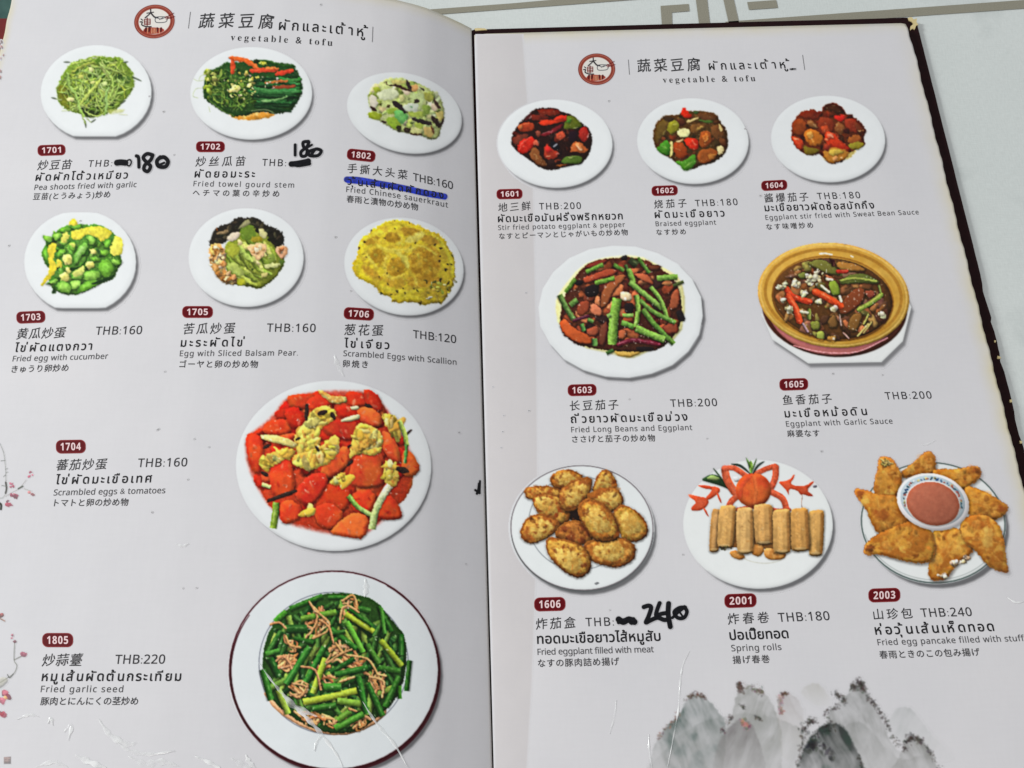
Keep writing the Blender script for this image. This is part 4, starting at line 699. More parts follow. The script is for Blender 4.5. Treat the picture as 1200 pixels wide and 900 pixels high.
        for _ in range(n // 7): x, y = c.inside(rg); c.chunk(x, y, c.rd.uniform(6, 14), .4, c.rd.uniform(0, 180), (206, 120, 44), al=.6, ao=0, ed=0, soft=1.5)
    c.poly([(155, 300), (210, 298), (290, 318), (335, 345), (310, 362), (240, 340), (165, 322)], (240, 216, 120), tex=.15, hl=.2, ao=.5, ed=.35); c.poly([(440, 80), (460, 72), (510, 105), (575, 105), (585, 130), (530, 145), (490, 125)], (232, 206, 116), c2=(226, 160, 70), tex=.2, ao=.4, rag=1); c.poly([(550, 228), (600, 205), (645, 196), (645, 218), (600, 232)], (246, 222, 160), ao=.4, tex=.1)
    c.poly([(600, 158), (640, 150), (645, 170), (612, 172)], (246, 220, 160), ao=.3)
    for a, w in [([(385, 150), (380, 220)], 22), ([(445, 192), (480, 182)], 24), ([(510, 190), (522, 216)], 20), ([(190, 630), (260, 605), (330, 580)], 20), ([(845, 470), (885, 480)], 32), ([(880, 300), (908, 275)], 13), ([(590, 450), (612, 430)], 16), ([(170, 362), (195, 350)], 18), ([(160, 490), (185, 502)], 20), ([(330, 322), (348, 314)], 13), ([(433, 360), (443, 380)], 13), ([(680, 150), (705, 156)], 18), ([(590, 360), (606, 352)], 12)]:
        c.stroke(a, w, (52, 34, 28), hl=.1, hc=(120, 110, 90), ao=.25, tex=.3, taper=.3)
    for a, w, col, c2 in [([(215, 765), (225, 700), (230, 640)], 34, (132, 160, 50), None), ([(595, 605), (640, 660), (710, 705)], 24, (136, 172, 62), (180, 200, 106)), ([(712, 770), (730, 680), (770, 600), (800, 555)], 36, (186, 202, 120), (234, 228, 184)), ([(850, 230), (875, 290), (885, 350)], 22, (172, 190, 82), None), ([(885, 350), (878, 440)], 15, (96, 146, 62), None), ([(160, 548), (200, 560)], 20, (214, 212, 124), None)]: c.stroke(a, w, col, c2=c2, hl=.35, ao=.5, butt=True)
    c.spec(reg, 60, (2, 5))
def d1805(c):
    c.plate(391.5, 786.5, 123, 117, 0, rim=None, col=(226, 231, 232), sh=(5, 6))
    c.ring(391.5, 785.5, 122.6, 116.3, 0, 2.0, (74, 22, 30)); c.ring(392.6, 787.5, 122.3, 116.3, 0, 4.4, (62, 16, 24), .95, -60, 215, .8)
    c.ring(391, 777.5, 87.5, 83.5, 0, 1.1, (92, 96, 112), .8); c.frame(260, 660, 3.75)
    reg = [(300, 200), (440, 145), (560, 140), (670, 170), (740, 260), (800, 330), (800, 480), (760, 590), (690, 660), (600, 730), (480, 740), (360, 700), (240, 610), (190, 520), (190, 400), (220, 290)]
    c.poly([(190, 560), (250, 650), (380, 730), (520, 755), (640, 720), (720, 650), (660, 600), (300, 560)], (222, 168, 120), tex=.16, ao=0)
    c.poly(reg, (40, 74, 26), tex=.3, ao=0, rag=.9)
    gp = [(54, 100, 38), (70, 120, 44), (34, 74, 30), (98, 136, 50), (50, 94, 36), (124, 150, 58)]
    c.pile(reg, gp, 150, (80, 160), (18, 30), ang=(20, 150), curv=.06, ed=.6, hl=.3, hc=(150, 200, 110), ao=.6, aor=1.8, butt=True)
    nd = [(206, 144, 84), (222, 168, 106), (190, 122, 64), (214, 154, 92)]
    for rg, n in [([(370, 180), (440, 190), (480, 300), (380, 330)], 16), ([(450, 300), (560, 370), (700, 480), (640, 500), (480, 400)], 26), ([(230, 410), (340, 400), (330, 460), (250, 470)], 18), ([(290, 520), (380, 530), (360, 600), (300, 590)], 14), ([(640, 470), (720, 480), (720, 600), (660, 590)], 16), ([(300, 650), (480, 670), (520, 730), (380, 710)], 30), ([(530, 150), (600, 150), (600, 220), (520, 250)], 10), ([(400, 430), (600, 420), (560, 520), (420, 540)], 14), ([(270, 310), (340, 350), (320, 390)], 7), ([(480, 690), (640, 680), (600, 740)], 14)]:
        c.pile(rg, nd, n, (35, 90), (8, 13), curv=.8, ed=.35, hl=.3, hc=(250, 216, 170), ao=.5)
    for a, w, col in [([(235, 255), (280, 215)], 30, (66, 140, 44)), ([(300, 200), (440, 145)], 26, (42, 104, 34)), ([(350, 245), (500, 215)], 32, (98, 158, 46)), ([(290, 290), (370, 290)], 44, (36, 90, 32)), ([(470, 150), (560, 150)], 20, (44, 110, 34)), ([(545, 225), (665, 300)], 30, (146, 178, 44)), ([(560, 200), (660, 275)], 22, (44, 104, 30)), ([(550, 260), (620, 390)], 30, (82, 156, 48)), ([(480, 290), (590, 375)], 28, (44, 112, 34)), ([(690, 190), (745, 300)], 24, (40, 108, 32)), ([(700, 200), (715, 310)], 22, (56, 128, 40)), ([(785, 315), (785, 400)], 32, (34, 92, 30)), ([(700, 340), (790, 450)], 30, (134, 170, 40)), ([(640, 360), (690, 440)], 30, (62, 130, 38)),
                      ([(825, 430), (812, 560)], 26, (42, 110, 38)), ([(780, 500), (720, 630)], 34, (48, 120, 34)), ([(780, 540), (782, 595)], 22, (60, 130, 40)), ([(690, 460), (780, 475)], 32, (48, 104, 34)), ([(200, 400), (260, 300)], 28, (48, 120, 40)), ([(195, 400), (250, 385)], 26, (70, 150, 50)), ([(180, 470), (215, 600)], 34, (46, 118, 36)), ([(215, 420), (250, 500)], 34, (36, 98, 32)), ([(285, 530), (385, 370)], 34, (48, 124, 40)), ([(370, 520), (450, 370)], 30, (44, 120, 38)), ([(400, 570), (455, 420)], 32, (152, 190, 56)), ([(480, 480), (580, 420)], 28, (38, 100, 32)), ([(500, 490), (640, 460)], 32, (46, 112, 36)), ([(320, 330), (400, 350)], 24, (42, 104, 34)),
                      ([(250, 560), (290, 660)], 34, (134, 180, 56)), ([(360, 610), (470, 590), (590, 560)], 36, (146, 186, 52)), ([(400, 640), (500, 625)], 32, (50, 124, 36)), ([(510, 605), (620, 620)], 36, (120, 176, 56)), ([(600, 500), (635, 660)], 30, (44, 116, 36)), ([(640, 530), (705, 670)], 32, (42, 110, 34)), ([(450, 545), (520, 545)], 40, (54, 130, 40)), ([(500, 725), (620, 665)], 36, (66, 140, 44)), ([(510, 690), (560, 655)], 34, (92, 160, 48)), ([(485, 310), (540, 300)], 22, (44, 108, 34)), ([(610, 200), (650, 210)], 32, (40, 100, 32))]:
        c.stroke(a, w * .84, c.jit([v * k for v, k in zip(col, (1.12, 1.0, 1.0))], .1), tex=.1, ed=.55, hl=.34, hc=(176, 214, 124), ao=.6, aor=2.0, butt=True)
    for a in [[(385, 170), (420, 240), (400, 290), (370, 325)], [(410, 210), (470, 260), (460, 300), (400, 330)], [(430, 250), (470, 280), (490, 350)], [(520, 260), (530, 200), (560, 190), (600, 215)], [(530, 165), (575, 140), (590, 180)], [(500, 350), (540, 400), (600, 410), (650, 430), (690, 500)], [(480, 400), (460, 440), (520, 400), (570, 380)], [(350, 455), (410, 470), (435, 555)], [(215, 270), (250, 260), (280, 285)], [(280, 320), (300, 360), (345, 370)], [(240, 430), (270, 410), (300, 450), (250, 460)], [(560, 640), (590, 650)], [(650, 500), (710, 520), (705, 590)], [(320, 530), (370, 545), (340, 590), (300, 570)], [(520, 520), (580, 500)], [(690, 490), (720, 495)]]:
        c.stroke(a, 10, c.jit((218, 158, 96), .1), ed=.45, hl=.3, hc=(255, 226, 180), ao=.5)
    c.spec(reg, 70, (2, 5), (226, 240, 200))
def d1603(c):
    c.plate(727.3, 365.3, 96.8, 78, 3, n=22, wob=.008, sh=(3.6, 4.6)); c.frame(625, 280, 5.294)
    c.poly([(180, 330), (300, 180), (420, 130), (640, 110), (800, 190), (900, 250), (930, 400), (900, 600), (700, 690), (600, 735), (480, 700), (300, 660), (170, 540), (150, 400)], (226, 218, 150), tex=.06, soft=3, ed=.1, ao=0)
    c.poly([(500, 690), (600, 660), (700, 680), (620, 730), (540, 730)], (214, 172, 80), ao=0, soft=2)
    reg = [(200, 360), (300, 200), (400, 140), (620, 120), (760, 180), (870, 260), (910, 420), (890, 560), (780, 680), (640, 690), (440, 680), (250, 640), (180, 520)]
    c.poly(reg, (78, 40, 26), tex=.3, ao=0, rag=.9)
    c.chunks(reg, [(160, 80, 44), (130, 60, 34), (182, 98, 56), (84, 42, 30), (50, 32, 30), (196, 116, 70), (110, 50, 32)], 95, (28, 60), (.35, .7), ed=.4, hl=.05, ao=.45, tex=.1, soft=1.1)
    for p, col in [([(165, 530), (200, 490), (260, 560), (340, 590), (390, 610), (350, 655), (260, 640), (190, 590)], (202, 88, 38)), ([(420, 390), (430, 310), (500, 240), (550, 220), (575, 240), (500, 320), (460, 410), (420, 430)], (160, 86, 46)), ([(310, 240), (380, 215), (470, 180), (520, 200), (500, 225), (400, 250), (330, 280)], (176, 74, 44)), ([(620, 215), (700, 215), (745, 265), (735, 285), (660, 250)], (194, 96, 58)), ([(330, 160), (420, 125), (465, 135), (420, 165), (330, 185)], (140, 62, 44)), ([(705, 160), (790, 165), (780, 195), (720, 190)], (112, 60, 36)), ([(860, 330), (905, 310), (905, 420), (840, 440)], (168, 84, 50)), ([(410, 560), (450, 510), (465, 560), (440, 660), (405, 650)], (120, 62, 42)), ([(340, 420), (380, 400), (430, 440), (420, 480), (370, 470)], (216, 120, 80)), ([(280, 400), (340, 380), (350, 440), (300, 480), (270, 460)], (150, 66, 40)), ([(530, 560), (580, 570), (570, 620), (525, 620)], (186, 96, 56)), ([(800, 540), (890, 520), (900, 580), (830, 590)], (150, 70, 44)), ([(330, 560), (400, 535), (400, 600), (340, 600)], (170, 80, 50))]:
        c.poly(p, col, hl=.06, hc=(240, 170, 120), ed=.45, ao=.6, rim=(60, 24, 20), rw=.6, tex=.1, rag=.6)
    c.poly([(545, 330), (600, 335), (610, 380), (560, 385), (540, 360)], (234, 206, 160), hl=.2)
    for p in [[(885, 450), (920, 445), (945, 505), (905, 510)], [(545, 110), (580, 100), (580, 130), (550, 130)], [(640, 670), (740, 670), (740, 695), (650, 695)], [(255, 260), (310, 260), (300, 285), (260, 285)], [(320, 300), (400, 280), (400, 350), (330, 360)], [(570, 400), (620, 400), (620, 460), (570, 460)]]: c.poly(p, (30, 24, 26), hl=.1, hc=(120, 120, 130))
    for a, w, col in [([(200, 330), (260, 250)], 26, (96, 130, 44)), ([(330, 205), (430, 160)], 26, (104, 140, 50)), ([(500, 160), (560, 195)], 24, (92, 130, 44)), ([(385, 275), (500, 245)], 28, (104, 142, 48)), ([(650, 120), (720, 210)], 24, (86, 124, 46)), ([(570, 160), (600, 230)], 20, (60, 90, 38)), ([(590, 190), (620, 270)], 34, (106, 146, 54)), ([(770, 245), (890, 235)], 36, (112, 150, 60)), ([(600, 270), (760, 400), (800, 430)], 34, (118, 154, 64)), ([(730, 300), (790, 380), (830, 490)], 26, (118, 156, 62)), ([(870, 290), (930, 265)], 20, (70, 84, 40)), ([(660, 380), (740, 450), (880, 520)], 28, (104, 146, 58)), ([(680, 440), (760, 540), (870, 650)], 32, (98, 138, 52)), ([(520, 375), (500, 500), (490, 650)], 58, (128, 172, 62)), ([(640, 350), (650, 450), (635, 545)], 30, (128, 166, 66)), ([(555, 475), (620, 475)], 26, (124, 160, 70)), ([(550, 520), (620, 545)], 34, (108, 150, 56)), ([(640, 555), (720, 590), (810, 625)], 42, (122, 164, 64)), ([(165, 350), (200, 420), (250, 500)], 34, (96, 130, 60)), ([(230, 410), (270, 380)], 36, (98, 134, 58)), ([(300, 530), (315, 570)], 26, (84, 130, 60)), ([(380, 620), (380, 660)], 34, (88, 132, 62)), ([(455, 710), (495, 690)], 24, (62, 96, 44)), ([(460, 480), (480, 470)], 26, (126, 160, 80)), ([(340, 500), (370, 515)], 24, (92, 130, 60)), ([(600, 130), (640, 160)], 44, (52, 60, 36))]:
        c.stroke(a, w, c.jit(col, .06), ed=.5, hl=.3, hc=(190, 210, 130), tex=.16, ao=.6, aor=1.8, butt=True)
    c.stroke([(530, 655), (610, 630), (700, 640), (780, 655)], 28, (110, 30, 44), hl=.5, hc=(230, 170, 180), ao=.5); c.stroke([(250, 505), (340, 480)], 18, (92, 30, 50), hl=.3)
    c.spec(reg, 70)
def d1605(c):
    P = [(892, 368), (905, 398), (947, 426), (1033, 424.5), (1058, 400), (1068, 360), (1060, 340), (960, 330)]
    c.poly([(x + 3, y + 5) for x, y in P], (90, 90, 92), al=.8, soft=5, ed=0, tex=0, dr=0, ao=0, smooth=False)
    c.poly(P, (232, 234, 232), soft=.9, ed=.05, tex=.02, dr=0, ao=0, smooth=False)
    c.poly(c.ell(978, 360, 84, 57.5, 4), (88, 44, 28), ed=.3, soft=1.6, ao=0); c.poly(c.ell(977, 355, 78, 60.5, 3), (200, 112, 104), ed=.3, tex=.05, ao=.2)
    c.stroke([(930, 405), (965, 413), (1005, 412), (1040, 396)], 1.4, (232, 150, 150), hl=0, ed=0, ao=0)
    c.poly(c.ell(976.8, 346, 88, 60.5, 6, n=36), (208, 154, 52), tex=.06, ts=12, ed=.3, ew=5, c2=(218, 168, 66), ao=.35, dr=.05)
    c.ring(976.8, 346, 86.0, 58.8, 6, 2.2, (226, 184, 92), .7); c.ring(976.5, 345.5, 80, 53, 6, 3.5, (168, 108, 26), .55)
    c.poly(c.ell(975.5, 351, 70.5, 47.5, 8, n=36), (96, 60, 26), tex=.2, ed=.45, ew=5, ao=.3)
    c.ring(976, 349.5, 71, 48.5, 8, 2, (150, 92, 24), .7); c.frame(870, 280, 5.623)
    c.stroke([(510, 98), (545, 96), (590, 104)], 10, (250, 240, 210), hl=0, ed=0, ao=0); c.stroke([(715, 112), (730, 118)], 8, (250, 240, 210), hl=0, ed=0, ao=0)
    reg = [(230, 300), (330, 190), (520, 130), (720, 140), (880, 230), (960, 380), (960, 500), (820, 620), (640, 660), (450, 640), (300, 560), (220, 440)]
    m = np.zeros_like(c.a); o = c.rgb.copy(), c.a.copy(); c.rgb[:] = 0; c.a[:] = 0; c.frame(0, 0, 1); c.poly(c.ell(975.5, 351.5, 69.5, 46.5, 8, n=36), (255, 255, 255), ed=0, tex=0, dr=0, ao=0, hl=0); c.m = c.a.copy(); c.rgb, c.a = o[0], o[1]; c.frame(870, 280, 5.623)
    c.chunks(reg, [(150, 104, 52), (120, 76, 40), (170, 124, 64), (92, 58, 36), (146, 134, 60), (132, 88, 64), (166, 98, 54)], 110, (24, 52), (.35, .75), ed=.35, hl=.08, hc=(226, 190, 140), ao=.35, tex=.1, soft=1.1)
    for p, col in [([(430, 160), (520, 130), (620, 190), (640, 240), (560, 230), (480, 190)], (122, 118, 48)), ([(620, 150), (740, 160), (820, 210), (720, 215), (640, 200)], (176, 118, 48)), ([(640, 290), (700, 240), (800, 225), (900, 280), (880, 300), (780, 290), (680, 300)], (104, 112, 44)), ([(565, 290), (610, 270), (640, 320), (640, 370), (590, 370)], (140, 160, 48)), ([(640, 450), (690, 370), (760, 320), (810, 340), (790, 420), (700, 490), (650, 495)], (134, 66, 34)), ([(800, 345), (860, 335), (880, 370), (840, 400)], (150, 70, 46)), ([(690, 590), (720, 500), (790, 490), (770, 580), (740, 610)], (136, 92, 40)), ([(560, 540), (610, 490), (630, 580), (580, 590)], (130, 90, 44)), ([(360, 230), (420, 215), (420, 260), (380, 265)], (126, 130, 56)), ([(445, 545), (510, 540), (510, 600), (460, 600)], (134, 136, 52)), ([(490, 610), (540, 610), (540, 670), (490, 660)], (158, 166, 66)), ([(560, 640), (620, 640), (610, 680), (560, 670)], (176, 124, 50))]:
        c.poly(p, col, hl=.16, ed=.5, ao=.6, tex=.1, rag=.6, rim=(60, 46, 22), rw=.6)
    for a, w, col in [([(770, 465), (850, 420), (915, 370)], 30, (138, 158, 58)), ([(650, 275), (740, 260), (880, 280)], 16, (150, 164, 66)), ([(290, 330), (330, 380), (440, 415)], 40, (208, 62, 28)), ([(300, 380), (350, 460), (375, 540)], 44, (216, 72, 32)), ([(480, 350), (560, 390), (645, 440)], 46, (220, 74, 28)), ([(630, 215), (685, 215)], 26, (190, 52, 30)), ([(440, 470), (440, 520)], 26, (120, 132, 56)), ([(760, 640), (830, 560)], 12, (206, 186, 100)), ([(800, 620), (850, 550)], 10, (196, 180, 96)), ([(800, 560), (830, 500)], 12, (190, 184, 90)), ([(640, 500), (650, 570)], 8, (190, 160, 150)), ([(665, 620), (700, 655)], 10, (196, 150, 140)), ([(400, 560), (430, 610)], 14, (176, 140, 150)), ([(590, 130), (600, 170)], 26, (60, 26, 22)), ([(900, 310), (910, 350)], 14, (120, 140, 60))]:
        c.stroke(a, w, col, hl=.4, hc=(250, 190, 130), ed=.4, ao=.55)
    wp = [(238, 224, 176), (226, 208, 150), (244, 236, 200)]
    for rg, n in [([(420, 220), (500, 200), (540, 240), (510, 310), (410, 310)], 34), ([(320, 270), (380, 270), (380, 330), (330, 310)], 16), ([(220, 320), (290, 270), (290, 320), (230, 345)], 14), ([(390, 340), (430, 330), (430, 380), (390, 380)], 9), ([(270, 450), (330, 450), (320, 510)], 12), ([(850, 490), (930, 480), (930, 515)], 12), ([(250, 390), (280, 395), (270, 415)], 5), ([(580, 460), (625, 440), (610, 485)], 8), ([(470, 410), (540, 400), (500, 430)], 6)]: c.chunks(rg, wp, n, (8, 20), (.5, .9), rough=.35, ed=.25, ao=.35)
    for a in [[(385, 480), (430, 488)], [(520, 310), (570, 350)], [(640, 380), (650, 410)], [(555, 265), (590, 270)]]: c.stroke(a, 18, (238, 226, 180), ao=.4)
    c.spec(reg, 60); c.m = None
def fritter(c, p, col=(206, 150, 60), c2=(178, 106, 36), core=None):
    q = np.asarray(p, float); m = q.mean(0); p = m + (q - m) * 1.10
    c.poly(p, (138, 80, 28), tex=.25, ed=.5, ew=2, ao=.65, aor=2.4, hl=.05, rag=.9)
    q = np.asarray(p, float); m = q.mean(0); s_ = m + (q - m) * .88 + np.array([[c.rd.uniform(-6, 6), c.rd.uniform(-6, 6)] for _ in p])
    c.poly(s_, col, c2=c2, tex=.26, ts=3, ed=.35, ew=4, hl=.12, hc=(250, 220, 140), ao=0, dr=.1, rag=1.3, soft=1.4)
    if core:
        s2 = m + (q - m) * .6 + np.array(core); c.poly(s2, (218, 178, 84), c2=(200, 150, 62), tex=.18, ts=2.2, ed=.1, ew=5, soft=3.0, hl=.12, hc=(250, 228, 150), ao=0, rag=2.5)
    for _ in range(9):
        x, y = c.inside(p); c.chunk(x, y, c.rd.uniform(8, 24), .45, c.rd.uniform(0, 180), c.rd.choice([(142, 74, 24), (120, 58, 22), (176, 104, 36)]), al=.55, ao=0, ed=0, soft=1.6, rag=1.5)
def d1606(c):
    c.plate(682, 619, 84, 73.5, 3, col=(228, 232, 231), sh=(4, 5))
    c.ring(682, 618.7, 83.4, 73, 3, 1.3, (96, 84, 90), .9); c.ring(682.4, 619.6, 83.6, 73.3, 3, 1.7, (60, 66, 66), .8, 0, 170, .6)
    c.ring(678, 613, 58.5, 55, 3, 1.0, (110, 116, 122), .8); c.frame(590, 535, 5.4545)
    c.poly([(440, 340), (500, 300), (520, 400), (460, 420), (400, 380)], (34, 22, 18), ao=0, soft=2)
    F = fritter
    F(c, [(310, 130), (370, 92), (440, 95), (500, 130), (470, 180), (380, 205), (320, 185)], core=(0, 0))
    F(c, [(148, 210), (200, 195), (300, 195), (370, 230), (340, 290), (220, 270), (160, 265)], c2=(168, 86, 30))
    F(c, [(200, 260), (280, 245), (360, 270), (420, 390), (340, 430), (280, 400), (215, 340)], c2=(150, 70, 24), core=(-30, -20))
    F(c, [(575, 220), (600, 140), (640, 90), (690, 115), (725, 200), (660, 220)], c2=(150, 78, 28), core=(-10, -10))
    F(c, [(370, 220), (450, 160), (550, 145), (545, 230), (480, 320), (410, 345), (370, 300)], c2=(160, 90, 34), core=(0, 0))
    F(c, [(540, 260), (620, 210), (720, 210), (755, 270), (740, 320), (680, 345), (600, 300)], c2=(160, 88, 30), core=(20, 0))
    F(c, [(710, 370), (760, 320), (830, 350), (890, 400), (915, 480), (860, 530), (780, 525), (735, 460)], core=(0, 0), c2=(176, 130, 44))
    F(c, [(122, 470), (160, 400), (230, 375), (320, 400), (350, 450), (280, 510), (190, 548), (130, 520)], c2=(176, 100, 36), core=(10, 0))
    F(c, [(340, 500), (380, 440), (460, 415), (540, 450), (560, 530), (480, 560), (400, 540)], col=(180, 110, 44), c2=(134, 66, 28))
    F(c, [(540, 560), (640, 520), (760, 530), (825, 580), (810, 660), (720, 700), (620, 680), (560, 650), (525, 600)], core=(0, 0), col=(216, 152, 64))
    F(c, [(295, 530), (380, 540), (480, 570), (530, 620), (545, 710), (480, 765), (400, 730), (330, 670), (290, 600)], core=(0, 20), col=(212, 158, 60))
    F(c, [(495, 320), (540, 285), (620, 300), (690, 370), (720, 450), (720, 510), (650, 530), (580, 520), (520, 430), (490, 370)], core=(0, 0), col=(208, 158, 60))
    c.chunks([(200, 150), (700, 150), (860, 450), (700, 680), (400, 700), (150, 450)], [(150, 74, 24), (120, 54, 20)], 60, (6, 16), (.3, .7), al=.55, ao=0, ed=0, soft=1.2)
    for a in [[(585, 812), (600, 806), (610, 810)], [(590, 818), (604, 813)]]: c.stroke(a, 5, (60, 60, 66), hl=0, ao=0)
def d2001(c):
    c.plate(888.3, 614.5, 86.5, 74.5, 2, col=(233, 236, 234), sh=(4.4, 5.4)); c.ring(893, 647, 28, 13, 4, 1, (206, 204, 186), .8, 20, 160)
    c.frame(800, 535, 5.4545)
    c.poly([(120, 150), (180, 115), (230, 125), (280, 180), (310, 215), (240, 185), (170, 165)], (30, 50, 30), c2=(40, 70, 36)); c.poly([(150, 140), (190, 118), (240, 140), (210, 155)], (146, 172, 96), ao=0)
    c.stroke([(198, 78), (240, 130), (290, 200)], 9, (40, 66, 40))
    c.poly([(320, 130), (350, 130), (370, 150), (335, 165)], (226, 228, 226), ao=0)
    for a, w in [([(270, 80), (285, 150), (330, 225)], 50), ([(265, 75), (330, 75), (400, 120)], 34), ([(470, 110), (530, 80), (590, 62)], 34), ([(595, 70), (590, 140), (560, 210)], 42), ([(340, 260), (310, 290), (290, 330)], 40), ([(575, 230), (640, 270), (665, 340)], 40), ([(350, 340), (430, 325), (520, 320), (600, 345), (680, 340)], 26)]: c.stroke(a, w, c.jit((214, 92, 56), .06), hl=.25, hc=(240, 160, 124), ed=.2)
    c.poly(c.ell(452, 215, 112, 108, 0), (212, 76, 34), c2=(222, 100, 40), ts=8, ed=.35, ew=5, hl=.08, hc=(250, 190, 140), ao=.3)
    c.stroke([(430, 130), (380, 190), (370, 260)], 26, (200, 60, 44), al=.25, ao=0, hl=0); c.stroke([(455, 130), (470, 220), (460, 300)], 22, (230, 126, 64), al=.25, ao=0, hl=0)
    for a, w, col in [([(312, 48), (370, 60), (430, 108)], 16, (28, 44, 36)), ([(520, 32), (480, 60), (450, 108)], 15, (30, 48, 40)), ([(405, 8), (425, 50), (435, 105)], 14, (90, 130, 60)), ([(435, 30), (437, 60), (437, 105)], 24, (120, 160, 62)), ([(472, 12), (455, 60), (442, 105)], 10, (80, 110, 60))]: c.stroke(a, w, col, taper=.7, hl=.3)
    O = (222, 90, 52)
    for p in [[(95, 185), (150, 185), (200, 195), (200, 212), (140, 205)], [(190, 190), (235, 205), (235, 230), (180, 270), (150, 280), (150, 260), (180, 230)], [(215, 235), (228, 235), (250, 295), (238, 290)], [(35, 240), (90, 255), (150, 265), (165, 290), (150, 320), (110, 345), (60, 345), (55, 325), (90, 290), (45, 262)], [(128, 330), (145, 335), (168, 385), (155, 375)],
              [(612, 160), (680, 155), (718, 110), (712, 140), (690, 175), (730, 190), (790, 185), (832, 155), (835, 170), (790, 215), (835, 250), (810, 255), (770, 240), (755, 245), (730, 215), (680, 205), (682, 250), (665, 215), (640, 190)]]: c.poly(p, O, hl=.12, hc=(250, 170, 130), ed=.2, ao=.1, smooth=True)
    c.stroke([(765, 245), (760, 300), (765, 330)], 5, (190, 150, 130), hl=0, ao=0); c.chunk(845, 192, 12, .9, 0, (110, 104, 116), ao=0)
    c.poly([(210, 370), (850, 375), (850, 580), (780, 590), (300, 575), (215, 560)], (150, 98, 44), tex=.2, ed=.2, ao=0)
    def roll(x0, y0, x1, y1, w, col=(214, 162, 88)):
        col = [min(240, v * 1.03) for v in col]
        h = w * .55; y0 -= 28; y1 += 24; J = lambda v=5: c.rd.uniform(-v, v)
        P = [(x0 - h + J(), y0 + 8 + J()), (x0 - h * .3, y0 + J()), (x0 + h * .5, y0 + J()), (x0 + h + J(), y0 + 8 + J()), (x0 * .6 + x1 * .4 + h + J(3), y0 * .6 + y1 * .4), (x1 + h + J(), y1 - 12 + J()), (x1 + h * .4, y1 + J()), (x1 - h * .5, y1 + J()), (x1 - h + J(), y1 - 10 + J()), (x0 * .5 + x1 * .5 - h + J(3), y0 * .5 + y1 * .5)]
        c.poly(P, col, c2=[v * .9 for v in col], tex=.07, ts=4, ed=.55, ew=4.2, ao=.7, aor=2.4, hl=.06, hc=(246, 220, 168), dr=.12, rag=.5)
        c.stroke([(x0 - h * .25, y0 + 26), (x1 - h * .25, y1 - 30)], w * .34, [min(255, v * 1.1) for v in col], al=.55, ao=0, hl=.2, hc=(244, 218, 164), ed=0, soft=2.2, tex=.14)
        c.stroke([(x0 + h * .78, y0 + 20), (x1 + h * .78, y1 - 16)], w * .2, (166, 110, 50), al=.6, ao=0, hl=0, ed=0, soft=2.0)
        c.poly([(x1 - h * .7, y1 - 16), (x1 + h * .6, y1 - 18), (x1 + h * .5, y1 - 3), (x1 - h * .5, y1 - 2)], (232, 194, 128), al=.5, soft=1.5, ed=0, ao=0)
        for i in range(4): c.chunk(x0 + J(h * .6), c.rd.uniform(y0, y1), c.rd.uniform(6, 14), .4, c.rd.uniform(0, 180), c.rd.choice([(186, 124, 56), (236, 200, 136), (196, 138, 70)]), al=.4, ao=0, ed=0, soft=1.5)
    for p in [[(300, 610), (350, 600), (400, 640), (370, 660), (320, 645)], [(440, 570), (500, 560), (520, 600), (490, 640), (440, 620)], [(525, 590), (580, 590), (660, 620), (640, 655), (560, 660), (525, 635)]]: c.poly(p, (212, 152, 78), c2=(196, 128, 56), ed=.35)
    roll(215, 370, 200, 580, 58, (196, 146, 84)); roll(292, 350, 270, 555, 92); roll(400, 360, 400, 590, 96, (216, 168, 98)); roll(855, 375, 850, 605, 84, (202, 152, 80))
    roll(515, 340, 522, 535, 104, (212, 158, 86)); roll(632, 370, 638, 590, 96); roll(745, 365, 755, 575, 104, (206, 150, 76))
    c.chunks([(240, 560), (320, 560), (310, 600), (230, 600)], [(90, 84, 50), (66, 52, 34)], 10, (5, 10), ao=0)
